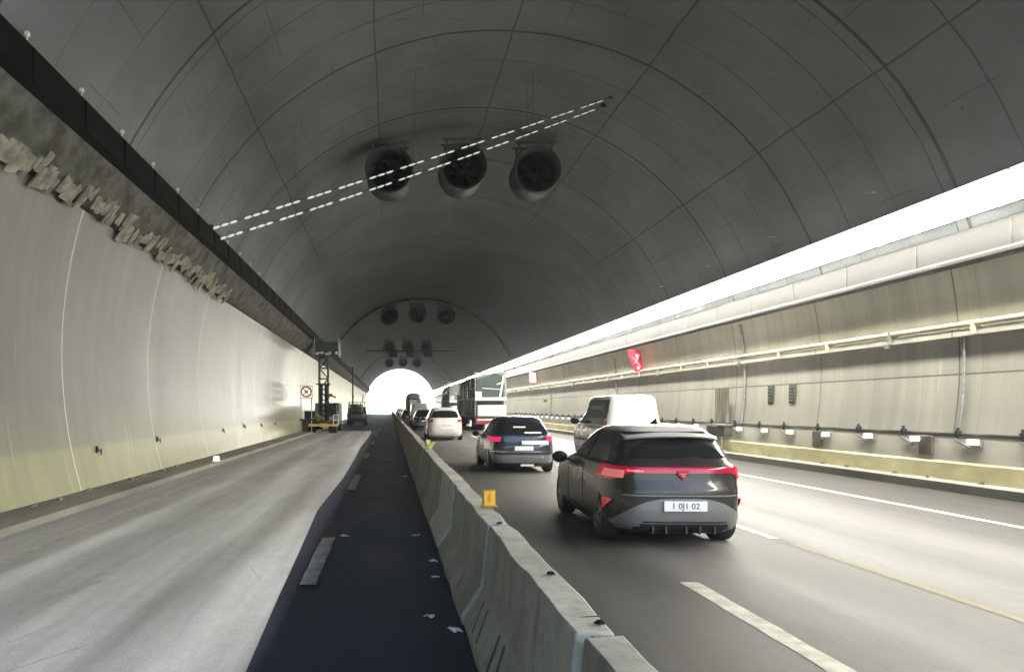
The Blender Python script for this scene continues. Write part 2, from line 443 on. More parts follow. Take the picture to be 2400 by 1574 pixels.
# ------------------------------------------------------------------ tunnel lining
def extrude_profile(name, prof, mat, y0=Y0, y1=Y1, uv=False, ny=1, smooth=30):
    """closed profile [(x,z,u)] swept along the tunnel"""
    n = len(prof); vs = []; fs = []
    for k in range(ny + 1):
        y = y0 + (y1 - y0) * k / ny
        vs += [(p[0], y, p[1]) for p in prof]
    for k in range(ny):
        for i in range(n):
            j = (i + 1) % n
            fs.append((k * n + i, k * n + j, (k + 1) * n + j, (k + 1) * n + i))
    fs.append(tuple(range(n))); fs.append(tuple(range(ny * n, (ny + 1) * n)))
    o = MB().add(vs, fs).build(name, mat, smooth=smooth)
    if uv:
        me = o.data; l = me.uv_layers.new(name='UVMap')
        for p in me.polygons:
            for li in p.loop_indices:
                vi = me.loops[li].vertex_index
                l.data[li].uv = (prof[vi % n][2], me.vertices[vi].co.y)
    return o

def arc_profile(a0, a1, n, thick, rin=RAD):
    p = [(*arc_pt(a0 + (a1 - a0) * i / n, rin), RAD * (a0 + (a1 - a0) * i / n)) for i in range(n + 1)]
    q = [(*arc_pt(a1 + (a0 - a1) * i / n, rin + thick), RAD * (a1 + (a0 - a1) * i / n)) for i in range(n + 1)]
    return p + q
aL = arc_ang(5.75, -1); aRt = arc_ang(5.2, 1)
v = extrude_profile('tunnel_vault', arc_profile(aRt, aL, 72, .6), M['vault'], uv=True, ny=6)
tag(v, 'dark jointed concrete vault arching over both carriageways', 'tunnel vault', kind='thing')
w = extrude_profile('tunnel_wall', arc_profile(arc_ang(-.5, -1), aL, 28, .6), M['left_wall'], ny=6)
tag(w, 'curved left tunnel wall of glossy pale panels with a yellow foot', 'tunnel wall', kind='thing')
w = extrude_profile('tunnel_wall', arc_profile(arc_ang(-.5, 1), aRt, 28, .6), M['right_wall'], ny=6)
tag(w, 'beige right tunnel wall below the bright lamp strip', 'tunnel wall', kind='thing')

# ribs: a heavier arch ring partway in, and the exit ring
def rib(y0, y1, depth, label):
    pr = [(*arc_pt(aRt + (aL - aRt) * i / 60, RAD - depth),) for i in range(61)] + [(*arc_pt(aL + (aRt - aL) * i / 60, RAD + .05),) for i in range(61)]
    o = extrude_profile('vault_rib', pr, M['ledge_soffit'], y0, y1)
    tag(o, label, 'vault rib', kind='thing')
rib(72.0, 73.0, .14, 'dark arched rib round the vault above the middle row of fans')
rib(140.0, 141.0, .1, 'arched rib across the far end of the vault')

# left ledge: black face, rough sloping soffit
t_ = thing('cable_ledge', 'long black cable ledge running along the top of the left wall', 'ledge')
face = [(-5.42, 7.22), (-5.30, 7.14), (-5.28, 6.62), (-5.40, 6.50), (-6.1, 6.6), (-6.6, 7.1)]
extrude_profile('face_beam', face, M['ledge_dark'], smooth=20).parent = t_
sof = MB(); rows = []
ys = []; y = Y0
while y < 60: ys.append(y); y += .35
while y < Y1: ys.append(y); y += 4
ys.append(Y1)
for y in ys:
    r = []
    for k in range(9):
        f = k / 8
        x = -5.40 + (-6.03 + 5.40) * f; z = 6.50 + (5.72 - 6.50) * f
        q = random.uniform(-.07, .07) if 0 < k < 8 and y < 60 else 0
        r.append(Vector((x + q, y, z - .10 * math.sin(f * math.pi) + q * .5)))
    r += [Vector((-6.7, y, 5.75)), Vector((-6.9, y, 6.6))]
    rows.append(r)
sof.rings(rows, True, True).build('soffit', M['ledge_soffit'], t_, smooth=60)
for y in [11 + 1.9 * i for i in range(16)]:
    MB().box((-5.29, y, 6.86), (.05, .05, .5)).build('face_strap', M['ledge_dark'], t_)

# pale slabs hung along the soffit lip, each one its own
rs = random.Random(3)
k = 0
y = 5.0
while y < 27:
    f = rs.uniform(.62, .97)
    x = -5.40 - .62 * f; z = 6.48 - .77 * f
    L, W, T = rs.uniform(.16, .36), rs.uniform(.26, .52), rs.uniform(.025, .045)
    mb = MB()
    pts = []
    for sx, sy in ((-1, -1), (1, -1), (1, 1), (0, 1.15), (-1, .9)):
        pts.append((sx * W / 2 * rs.uniform(.75, 1.15), sy * L / 2 * rs.uniform(.8, 1.15)))
    n = len(pts)
    vs = [(p[0], p[1], -T / 2) for p in pts] + [(p[0] * .93, p[1] * .93, T / 2) for p in pts]
    mb.add(vs, [tuple(range(n))[::-1], tuple(range(n, 2 * n))] + [(i, (i + 1) % n, n + (i + 1) % n, n + i) for i in range(n)])
    o = mb.build('concrete_slab', M['slab'], bevel=.008)
    o.location = (x + .03, y, z - .055)
    o.rotation_euler = (rs.uniform(-.09, .09), R(-51) + rs.uniform(-.07, .05), rs.uniform(-.22, .22))
    tag(o, 'small broken pale slab jutting from the soffit above the left wall', 'slab', 'pale slabs along the left ledge')
    k += 1
    y += rs.uniform(.10, .34) if y < 32 else rs.uniform(.3, .7)

# pale knobs on the ledge's upper edge
knob = MB(); knob.lathe_y([(-.05, .0), (-.05, .05), (0, .075), (.06, .05), (.07, 0)], 12); knob.box((0, 0, -.08), (.03, .03, .12))
kb = knob.build('ledge_knob', M['white'], smooth=40)
for i in range(14):
    o = kb if i == 0 else kb.copy()
    if i: COL.objects.link(o)
    o.location = (-5.36, 9.0 + 1.95 * i, 7.30); o.scale = (1.5, 1.5, 1.5) if i < 1 else (.62, .62, .62)
    tag(o, 'small pale insulator knob on the upper edge of the black ledge', 'knob', 'insulator knobs on the left ledge')

# right ledge carrying the lamps
led = [(12.16, 5.52), (12.12, 5.48), (12.12, 4.96), (12.07, 4.90), (12.07, 4.84), (12.18, 4.80), (12.9, 4.88), (12.9, 5.58)]
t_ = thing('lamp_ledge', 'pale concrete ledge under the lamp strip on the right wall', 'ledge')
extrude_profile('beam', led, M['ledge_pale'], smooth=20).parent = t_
for i in range(20): MB().box((12.115, 4 + 2.6 * i, 5.22), (.02, .03, .50)).build('joint_strap', M['ledge_soffit'], t_)

# lamp fixtures
def lamp_fixture():
    t = thing('tunnel_lamp', 'glowing long lamp in the continuous bright strip on the right wall', 'lamp', (0, 0, 0), 0, 'lamps of the bright strip')
    L = 1.93
    h = MB()
    for (cx, cz, wd) in ((11.52, 6.00, .32), (11.70, 5.74, .28)):
        d = MB(); rot = Matrix.Rotation(R(15), 3, 'Y')
        rows = []
        for y in (-L / 2, -L / 2 + .05, L / 2 - .05, L / 2):
            r = []
            for i in range(7):
                q = (i / 6 - .5) * wd; e = .004 * (1 - (2 * i / 6 - 1) ** 2)
                if abs(y) > L / 2 - .01: e = 0
                r.append(rot @ Vector((q, 0, -.02 - e)) + Vector((cx, y, cz)))
            rows.append(r)
        d.rings(rows, False); d.build('diffuser', M['lamp'], t, smooth=70)
        h.box((rot @ Vector((0, 0, .02))) + Vector((cx, 0, cz)), (wd + .06, L + .04, .06), rot)
        MB().box((cx - wd / 2 - .045, 0, cz + .095), (.05, L, .08)).build('glow_strip', M['glow_strip'], t, bevel=.015)
        h.box((cx - wd / 2 + .06, 0, cz + .12), (.14, L + .03, .09))
    h.build('housing', M['steel'], t, bevel=.01)
    MB().box((11.84, 0, 6.085), (.50, .10, .05)).box((11.93, 0, 5.815), (.34, .10, .05)).build('bracket', M['steel'], t)
    return t
lf = lamp_fixture()
yy = Y0 + 1.5; first = True
while yy < Y1 - 1:
    o = lf if first else copy_tree(lf)
    first = False
    o.location = (0, yy, 0); yy += 2.0

# hooks above the lamp strip on the vault
hk = MB(); hk.box((0, 0, 0), (.16, .05, .03)); hk.box((.07, 0, .05), (.03, .05, .12)); hk.box((-.02, .16, .02), (.04, .22, .03), Matrix.Rotation(R(20), 3, 'X'))
h0 = hk.build('vault_hook', M['pipe'])
for i in range(7):
    o = h0 if i == 0 else h0.copy()
    if i: COL.objects.link(o)
    z = 6.95; o.location = (arc_x(z, 1) - .05, 13.2 + 4.6 * i, z)
    tag(o, 'small pale hook on the vault above the lamp strip', 'hook', 'hooks above the lamp strip')

# pipe with clips on the right wall
px = arc_x(3.56, 1) - .13
t_ = thing('wall_pipe', 'cream service pipe running level along the right wall', 'pipe')
MB().cyl((px, Y0, 3.58), (px, Y1, 3.58), .06, 14).build('pipe_run', M['pipe'], t_, smooth=60)
MB().box((px + .04, (Y0 + Y1) / 2, 3.40), (.10, Y1 - Y0, .16)).build('cable_tray', M['right_wall'], t_, bevel=.01)
for i in range(40):
    mb = MB().box((px + .03, 10.5 + 2.63 * i, 3.50), (.22, .07, .30))
    if i % 3 == 0: mb.box((px - .06, 10.5 + 2.63 * i + .1, 3.29), (.12, .1, .09))
    mb.build('clip', M['pipe'] if i % 3 else M['steel'], t_)

# right wall foot
t_ = thing('base_wall', 'low beige concrete base wall with a yellow foot along the right walkway', 'wall')
xb = 12.28
extrude_profile('upstand', [(xb, .62), (xb + .06, 1.15), (xb + .10, 1.19), (xb + .6, 1.19), (xb + .6, .3), (xb, .3)], M['base_wall'], smooth=20).parent = t_
MB().box((xb + .17, (Y0 + Y1) / 2, 1.205), (.26, Y1 - Y0, .03)).build('coping_joint', M['ledge_soffit'], t_)
rows = []
for i in range(85):
    y = Y0 + i * 2.5
    q = rs.uniform(-.012, .012)
    rows.append([Vector((xb - .05 + q, y, .20)), Vector((xb - .05 + q, y, .56 + q)), Vector((xb - .02, y, .60)), Vector((xb + .1, y, .60)), Vector((xb + .1, y, .20))])
MB().rings(rows, True, True).build('yellow_foot', M['yellow_kerb'], t_, smooth=30)
# broken bits at the foot of the yellow band
def chip(seed):
    r_ = random.Random(seed); m = MB()
    pts = [Vector((r_.uniform(-1, 1), r_.uniform(-1, 1), r_.uniform(0, 1))) for _ in range(3)]
    n = 7; base = []; top = []
    for i in range(n):
        a = 2 * math.pi * i / n
        base.append((.07 * math.cos(a) * r_.uniform(.6, 1.2), .12 * math.sin(a) * r_.uniform(.6, 1.2), 0))
        top.append((.04 * math.cos(a) * r_.uniform(.5, 1.2), .07 * math.sin(a) * r_.uniform(.5, 1.2), .05 * r_.uniform(.6, 1.2)))
    m.add(base + top, [tuple(range(n))[::-1], tuple(range(n, 2 * n))] + [(i, (i + 1) % n, n + (i + 1) % n, n + i) for i in range(n)])
    return m
for i in range(9):
    o = chip(i).build('debris_chip', M['cabinet']); o.location = (xb - .13, 12.6 + 1.35 * i + rs.uniform(-.3, .3), .20)
    tag(o, 'dark chip of debris lying against the yellow foot of the right wall', 'debris', 'debris chips on the right walkway')
for i in range(10):
    o = chip(20 + i).build('debris_chip', M['cabinet']); o.location = (-5.98 + rs.uniform(-.03, .1), 12.2 + 1.2 * i + rs.uniform(-.3, .3), .11)
    tag(o, 'dark chip of debris lying against the foot of the left wall', 'debris', 'debris chips on the left walkway')

# marker lamps on the base wall
def marker_lamp():
    t = thing('marker_lamp', 'small white marker lamp on a bracket along the right base wall', 'marker lamp', (0, 0, 0), 0, 'marker lamps along the right base wall')
    MB().box((12.22, 0, 1.04), (.10, .26, .12)).build('lens', M['marker'], t, bevel=.025)
    MB().box((12.29, .0, 1.02), (.06, .30, .16)).box((12.27, .34, .98), (.05, .42, .05), Matrix.Rotation(R(22), 3, 'X')).build('backing', M['steel'], t)
    MB().cyl((12.33, .55, 1.10), (12.33, .55, 1.33), .035, 8).cyl((12.33, .55, 1.2), (12.33, .55, 1.26), .07, 8).build('stud', M['dark_steel'], t)
    return t
ml = marker_lamp()
for i in range(34):
    o = ml if i == 0 else copy_tree(ml)
    o.location = (0, 13.75 + 1.74 * i + rs.uniform(-.12, .12), rs.uniform(-.02, .02))

# conduits, niche and cabinet on the right wall
def conduit(y, label, zs=(1.19, 4.72), rr=.05):
    m = MB(); n = 14; pts = []
    for i in range(n + 1):
        z = zs[0] + (zs[1] - zs[0]) * i / n
        pts.append(Vector((arc_x(z, 1) - .05, y, z)))
    for a, c in zip(pts, pts[1:]): m.cyl(a, c, rr, 8)
    tag(m.build('wall_conduit', M['steel'], smooth=50), label, 'conduit')
conduit(26.2, 'grey vertical conduit on the right wall beside the stained cabinet')
conduit(16.2, 'grey vertical conduit on the near right wall', (1.19, 3.4), .03)
conduit(41.0, 'far vertical conduit on the right wall under the red banner sign')
conduit(57.5, 'vertical conduit on the right wall behind the white van', (1.19, 3.4))
t_ = thing('wall_cabinet', 'grimy grey equipment cabinet on the right wall below a rust stained panel', 'cabinet', (12.30, 27.3, 0))
MB().box((-.12, 0, .92), (.30, 1.5, .34)).build('box', M['cabinet'], t_, bevel=.015)
MB().box((-.13, 0, 1.14), (.36, 1.62, .06)).build('lid', M['steel'], t_, bevel=.01)
MB().box((.10, .25, 1.85), (.10, .95, 1.3)).build('panel', M['stain'], t_, bevel=.01)
MB().cyl((-.25, -.5, .2), (-.25, -.5, .76), .03, 8).cyl((-.25, .5, .2), (-.25, .5, .76), .03, 8).build('post', M['steel'], t_)
MB().box((-.35, -.1, .225), (.4, 1.5, .05)).build('foot_plate', M['steel'], t_)
for i, yv in enumerate((23.1, 24.4)):
    t_ = thing('wall_grille', ('nearer' if i == 0 else 'farther') + ' of two grimy vertical grilles on the right wall above the marker lamps', 'grille', (arc_x(2.25, 1) - .03, yv, 0), 0, 'grilles on the right wall')
    MB().box((0, 0, 2.2), (.06, .34, .60)).build('frame', M['grille'], t_, bevel=.01)
    g = MB()
    for j in range(5): g.box((-.035, 0, 2.0 + .1 * j), (.03, .26, .035), Matrix.Rotation(R(25), 3, 'Y'))
    g.build('louvre', M['dark_steel'], t_)
# dark plates and a plant on the wall
for i, (yv, zz) in enumerate(((21.2, .88), (16.9, .92))):
    tag(MB().box((12.28, yv, zz), (.08, .42, .44)).build('junction_plate', M['cabinet'], bevel=.02), ('farther' if i == 0 else 'nearer') + ' dull square junction plate on the right base wall', 'plate', 'junction plates on the base wall')

def tuft(name, mat, n, h, w, seed, spread=1.0):
    r_ = random.Random(seed); m = MB()
    for i in range(n):
        a = r_.uniform(0, 6.283); l = h * r_.uniform(.5, 1.1); tilt = r_.uniform(.1, .9) * spread
        d = Vector((math.cos(a) * math.sin(tilt), math.sin(a) * math.sin(tilt), math.cos(tilt)))
        s = d.orthogonal().normalized() * w
        p = Vector((r_.uniform(-.03, .03), r_.uniform(-.03, .03), 0))
        m.add([p - s * .4, p + s * .4, p + d * l * .55 + s, p + d * l + Vector((0, 0, -l * .15)), p + d * l * .55 - s], [(0, 1, 2, 3, 4)])
    return m.build(name, mat)

# signs on the right wall
def text_mesh(txt, size, mat, parent, loc, rot, name='lettering', ext=.002):
    cu = bpy.data.curves.new('txt', 'FONT'); cu.body = txt; cu.size = size; cu.align_x = 'CENTER'; cu.align_y = 'CENTER'; cu.extrude = ext
    o = bpy.data.objects.new('txt', cu); COL.objects.link(o)
    dg = bpy.context.evaluated_depsgraph_get()
    me = bpy.data.meshes.new_from_object(o.evaluated_get(dg))
    bpy.data.objects.remove(o)
    q = bpy.data.objects.new(name, me); COL.objects.link(q)
    me.materials.clear(); me.materials.append(mat)
    q.parent = parent; q.location = loc; q.rotation_euler = rot
    return q
t_ = thing('red_sign', 'red tapered sign with pale symbol fixed at the pipe on the right wall', 'sign', (12.2, 36.7, 4.17), R(12))
pts = [(-.42, .44), (.46, .50), (.52, -.05), (.36, -.60), (.02, -.62), (-.30, .0)]
m = MB(); n = len(pts)
m.add([(p[0], -.03, p[1]) for p in pts] + [(p[0], .03, p[1]) for p in pts], [tuple(range(n)), tuple(range(n, 2 * n))[::-1]] + [(i, (i + 1) % n, n + (i + 1) % n, n + i) for i in range(n)])
m.build('plate', M['red_sign'], t_, bevel=.01)
m = MB()
m.bar((-.18, -.04, .10), (.30, -.04, -.36), .07, .01); m.bar((.22, -.042, .22), (-.04, -.042, -.22), .06, .01); m.box((.10, -.041, .18), (.16, .01, .16)); m.box((.16, -.041, -.42), (.12, .01, .12))
m.build('symbol', M['sign_white'], t_)
MB().box((.08, .08, -.1), (.5, .10, .12)).build('bracket', M['steel'], t_)
t_ = thing('number_sign', 'small lit white square sign with red border and a dark 7', 'sign', (12.05, 62, 4.30), R(8))
MB().box((0, 0, 0), (.70, .08, .92)).build('border', M['red_sign'], t_, bevel=.05)
MB().box((0, -.045, 0), (.54, .02, .76)).build('panel', M['sign_white'], t_, bevel=.02)
text_mesh('7', .72, M['ink'], t_, (0, -.062, -.02), (R(90), 0, 0), 'digit')
MB().box((.2, .12, 0), (.5, .1, .12)).build('bracket', M['steel'], t_)
w_ = tuft('wall_weed', M['leaf'], 26, .42, .05, 4, 1.3); w_.location = (12.25, 58, 2.2)
tag(w_, 'small green weed sprouting from the far right wall', 'weed')

# things on the left wall
for i, (yv, zz) in enumerate(((16.0, .87), (20.2, .92), (28.2, .92), (32.4, .98), (36.6, .92), (41.0, .90))):
    x = arc_x(zz, -1) + .03
    m = MB().box((x, yv, zz), (.04, .06, .14)).bar((x + .02, yv, zz), (x + .05, yv + .16, zz - .08), .018).bar((x + .03, yv + .15, zz + .02), (x + .03, yv + .15, zz - .12), .02)
    tag(m.build('wall_hook', M['dark_steel']), 'small dark cable hook fixed to the yellow foot of the left wall', 'hook', 'cable hooks on the left wall')
t_ = thing('wall_sign', 'black framed white sign at the foot of the nearest left wall', 'sign', (arc_x(.8, -1) + .03, 11.65, .82))
MB().box((0, 0, 0), (.04, .30, .42)).build('frame', M['black'], t_, bevel=.02)
MB().box((.024, 0, -.02), (.012, .20, .28)).build('panel', M['white'], t_, bevel=.02)
o = MB().box((0, 0, .07), (.14, .20, .13)).box((0, 0, .0), (.2, .26, .03)).build('kerb_reflector', M['marker'], bevel=.02); o.location = (-5.42, 23.2, .12)
tag(o, 'white block reflector on the kerb of the left walkway', 'reflector')

# ------------------------------------------------------------------ median barrier
def barrier_seg(seed):
    r_ = random.Random(seed)
    L = 2.85
    prof = [(-.29, 0), (-.29, .09), (-.145, .33), (-.095, .83), (.095, .83), (.145, .33), (.29, .09), (.29, 0)]
    rows = []
    n = 10
    for i in range(n + 1):
        y = -L / 2 + L * i / n
        row = []
        for j, (x, z) in enumerate(prof):
            q = r_.uniform(-.010, .008) if 0 < i < n else -.012 * (1 if abs(x) < .2 else 0)
            row.append(Vector((x + q * (1 if x > 0 else -1), y, z + (r_.uniform(-.014, .003) if z > .5 else 0))))
        rows.append(row)
    m = MB().rings(rows, True, True)
    return m
protos = [barrier_seg(s) for s in range(4)]
pm = []
for i in range(-5, 66):
    yc = 3.1 + 1.45 + 2.9 * i
    k = i % 4
    if len(pm) <= k or i < -1:
        pass
    if len(pm) < 4:
        o = protos[len(pm)].build('concrete_barrier', M['barrier'], smooth=25, bevel=.012); pm.append(o)
    else:
        o = pm[k].copy(); COL.objects.link(o)
    o.location = (.88 + rs.uniform(-.012, .012), yc, rs.uniform(-.008, .008))
    o.rotation_euler = (rs.uniform(-.003, .003), rs.uniform(-.012, .012), rs.uniform(-.009, .009))
    lab = 'grey concrete median barrier segment in the long line between the carriageways'
    if i == 1: lab = 'concrete median barrier segment with the amber reflector on its top'
    if i == 2: lab = 'concrete median barrier segment with a pale filler band down its side'
    if i == 4: lab = 'concrete median barrier segment with a yellowish weed on its top'
    if i == 0: lab = 'nearest whole concrete median barrier segment with scraped lower face'
    tag(o, lab, 'barrier', 'concrete barrier segments between the carriageways')
    if i == 2:
        pr = [(-.292, .09), (-.148, .33), (-.099, .82)]
        m = MB(); vs = []
        for yv in (-1.39, .50):
            vs += [(p[0] - .006, yv, p[1]) for p in pr]
        m.add(vs, [(0, 1, 4, 3), (1, 2, 5, 4)])
        q = m.build('filler_band', M['barrier_patch'], o)
        sd = q.modifiers.new('s', 'SOLIDIFY'); sd.thickness = .012
    if i == 0:
        for yv in (-.36, -1.20, .82):
            MB().bar((-.082, yv, .824), (.082, yv + .03, .824), .008, .006).build('crack', M['ledge_dark'], o)
        for j in range(6):
            yv = -1.1 + .42 * j + rs.uniform(-.1, .1)
            a = Vector((-.276, yv, .115)); c = Vector((-.168, yv + rs.uniform(.16, .24), .30))
            MB().bar(a, c, .014, .008).build('scrape_mark', M['ledge_soffit'], o)
t_ = thing('barrier_reflector', 'amber rectangular reflector standing on the concrete median barrier', 'reflector', (.945, 7.0, .83))
MB().box((0, 0, .085), (.125, .035, .165)).box((0, 0, .01), (.16, .06, .02)).build('frame', M['amber_edge'], t_, bevel=.008)
MB().box((0, -.020, .087), (.102, .012, .138)).build('lens', M['amber'], t_, bevel=.006)
MB().box((0, -.028, .092), (.010, .004, .07)).build('rib', M['amber_edge'], t_)
for i, (yv, xx) in enumerate(((6.0, .90), (4.18, .92), (3.22, .925))):
    o = chip(40 + i).build('concrete_crumb', M['ledge_dark']); o.location = (xx, yv + .02, .828); o.scale = (.40, .22, .28)
    tag(o, ('far', 'middle', 'near')[i] + ' one of three dark crumbs lying at a joint on top of the barrier', 'debris', 'dark crumbs on the barrier top')
o = tuft('barrier_weed', M['leaf_yellow'], 24, .26, .035, 9); o.location = (.93, 17.2, .83)
tag(o, 'yellowish green weed growing on top of the median barrier', 'weed')

# litter along the barrier
def litter(seed, s):
    r_ = random.Random(seed); rows = []
    for i in range(4):
        rows.append([Vector(((j - 1.5) * s * .5 + r_.uniform(-.3, .3) * s, (i - 1.5) * s * .35 + r_.uniform(-.2, .2) * s, max(.004, r_.uniform(0, .5) * s))) for j in range(4)])
    o = MB().rings(rows, False).build('paper_scrap', M['paper'])
    sd = o.modifiers.new('s', 'SOLIDIFY'); sd.thickness = .004
    return o
for i, (x, y, s, lab) in enumerate(((-.61, 10.2, .06, 'white scrap of litter lying at the end of the lane dash'), (.36, 10.2, .07, 'white scrap of litter lying close to the pale filler band'),
                                   (.40, 19.0, .07, 'far scrap of litter near the barrier foot'), (.34, 6.25, .05, 'flat white sliver of litter on the shaded asphalt strip beside the barrier'),
                                   (.50, 8.5, .06, 'white scrap of litter leaning on the barrier foot'), (.49, 7.7, .05, 'small curled scrap of litter by the barrier foot'),
                                   (.52, 5.85, .06, 'long curled scrap of litter beside the scraped barrier face'))):
    o = litter(60 + i, s); o.location = (x, y, .0); o.rotation_euler = (0, 0, rs.uniform(0, 3)); tag(o, lab, 'litter', 'litter along the barrier')

# ------------------------------------------------------------------ jet fans
def fan():
    t = thing('jet_fan', 'x', 'fan', (0, 0, 0), 0, 'jet fans under the vault')
    m = MB().lathe_y([(0.0, .86), (.06, .90), (.14, .86), (.24, .80), (1.2, .80), (1.3, .83), (1.36, .85), (1.4, .82), (1.3, .72), (1.2, .70), (.3, .70), (.10, .76), (.0, .86)], 36)
    m.build('casing', M['fan'], t, smooth=40)
    m = MB().lathe_y([(.55, 0), (.60, .12), (.75, .22), (1.1, .22), (1.18, 0)], 20)
    m.build('hub', M['fan_dark'], t, smooth=40)
    m = MB()
    for i in range(8):
        a = 2 * math.pi * i / 8; u = Vector((math.cos(a), 0, math.sin(a))); w = Vector((-math.sin(a), 0, math.cos(a)))
        m.add([u * .2 + w * .06 + Vector((0, .8, 0)), u * .2 - w * .06 + Vector((0, .95, 0)), u * .69 - w * .17 + Vector((0, .98, 0)), u * .69 + w * .17 + Vector((0, .78, 0))], [(0, 1, 2, 3)])
    o = m.build('impeller', M['fan_dark'], t); sd = o.modifiers.new('s', 'SOLIDIFY'); sd.thickness = .015
    m = MB().lathe_y([(1.22, .0), (1.22, .69), (1.26, .69), (1.26, 0)], 30)
    m.build('rear_mesh', M['fan_dark'], t, smooth=30)
    for y in (.35, 1.05):
        m = MB().bar((-.55, y, .6), (-.62, y, 1.15), .08).bar((.55, y, .6), (.62, y, 1.15), .08).box((0, y, 1.1), (1.5, .10, .08))
        m.build('hanger', M['hanger'], t)
    return t
F0 = fan(); used = False
for ry, dx, dz, rl in ((27.4, 0, 0, 'nearest'), (71.0, 0, 0, 'second'), (109.0, 0, 0, 'third'), (146.0, 0, 0, 'farthest')):
    for i in range(3):
        o = copy_tree(F0) if used else F0
        used = True
        x = 2.75 + (i - 1) * 2.75; z = 10.62 + (.12 if i == 1 else 0)
        o.location = (x, ry, z)
        o['label'] = ('left', 'middle', 'right')[i] + ' round jet fan of the ' + rl + ' row hanging under the vault'
# tie beam with lane signals
t_ = thing('signal_beam', 'dark horizontal beam with three lane signal boxes across the far vault', 'signal beam', (0, 106.5, 0))
MB().box((CX, 0, 9.96), (2 * (arc_x(9.96, 1) - CX) + .1, .16, .16)).build('beam', M['dark_steel'], t_)
for i, x in enumerate((.6, 3.1, 5.6)):
    q = MB().box((x, -.16, 9.62), (1.2, .18, 1.15)).build('signal_box', M['dark_steel'], t_, bevel=.03)
    MB().box((x, -.27, 9.62), (.8, .03, .8)).build('screen', M['glass'], q)

# ------------------------------------------------------------------ two windscreen reflection streaks, built as made-up lamp strings
def reflection_string(a, c, sag, label, n):
    a = Vector(a); c = Vector(c)
    t = thing('reflection_string', label, 'windscreen reflection', a, 0, 'windscreen reflection streaks below the vault')
    d = c - a
    def P(f): return d * f + Vector((0, 0, -4 * sag * f * (1 - f)))
    m = MB(); pts = [P(i / 40) for i in range(41)]
    for p, q in zip(pts, pts[1:]): m.cyl(p, q, .010, 5, caps=False)
    m.build('added_cable', M['dark_steel'], t)  # made-up carrier for the reflection dashes
    for f in (.2, .5, .8):  # wires added so the made-up strings seem hung
        p = P(f); g = a + p
        zt = CZ + math.sqrt(RAD ** 2 - (g.x - CX) ** 2)
        MB().cyl(p, p + Vector((0, 0, zt - g.z)), .004, 5).build('added_drop_wire', M['dark_steel'], t)
    for p, q in ((P(0), -1), (P(1), 1)):
        MB().box(p + Vector((q * .05, 0, .02)), (.16, .10, .12)).build('added_end_bracket', M['dark_steel'], t, bevel=.01)
    L = d.length; e = MB()
    for i in range(10):
        th = math.pi * i / 9
        pass
    rows = []
    for i in range(7):
        th = math.pi * i / 6
        rows.append([Vector((.040 * math.sin(th) * math.cos(2 * math.pi * k / 10), -.125 * math.cos(th), .040 * math.sin(th) * math.sin(2 * math.pi * k / 10))) for k in range(10)])
    e.rings(rows, True)
    p0 = e.build('lamp', M['reflection_dash'], t, smooth=60)  # glowing dash of the reflection, no real lamp
    k = 0
    for g in range(n):
        for j in range(3):
            f = (g + .12 + .27 * j) / n
            o = p0 if k == 0 else p0.copy()
            if k: COL.objects.link(o)
            k += 1
            o.location = P(f) + Vector((0, 0, -.03)); o.rotation_euler = (d.to_track_quat('Y', 'Z')).to_euler()
            s = (1.0 - .62 * f) ; o.scale = (s, 1, s)
    return t
reflection_string((-5.35, 22.4, 7.22), (6.98, 23.4, 11.58), .05, 'upper of two dashed windscreen reflections across the vault, built as small lamps', 13)
reflection_string((-5.35, 23.3, 7.10), (6.90, 24.0, 11.55), .10, 'lower of two dashed windscreen reflections across the vault, built as small lamps', 13)

# ------------------------------------------------------------------ vehicles
def pchip(xs, ys):
    n = len(xs); h = [xs[i + 1] - xs[i] for i in range(n - 1)]; dl = [(ys[i + 1] - ys[i]) / h[i] for i in range(n - 1)]
    d = [dl[0]] + [0 if dl[i - 1] * dl[i] <= 0 else 2 * dl[i - 1] * dl[i] / (dl[i - 1] + dl[i]) for i in range(1, n - 1)] + [dl[-1]]
    def f(x):
        x = max(xs[0], min(xs[-1], x))
        i = 0
        while i < n - 2 and x > xs[i + 1]: i += 1
        t = (x - xs[i]) / h[i]
        return (ys[i] * (1 + 2 * t) * (1 - t) ** 2 + d[i] * h[i] * t * (1 - t) ** 2 + ys[i + 1] * t * t * (3 - 2 * t) + d[i + 1] * h[i] * t * t * (t - 1))
    return f

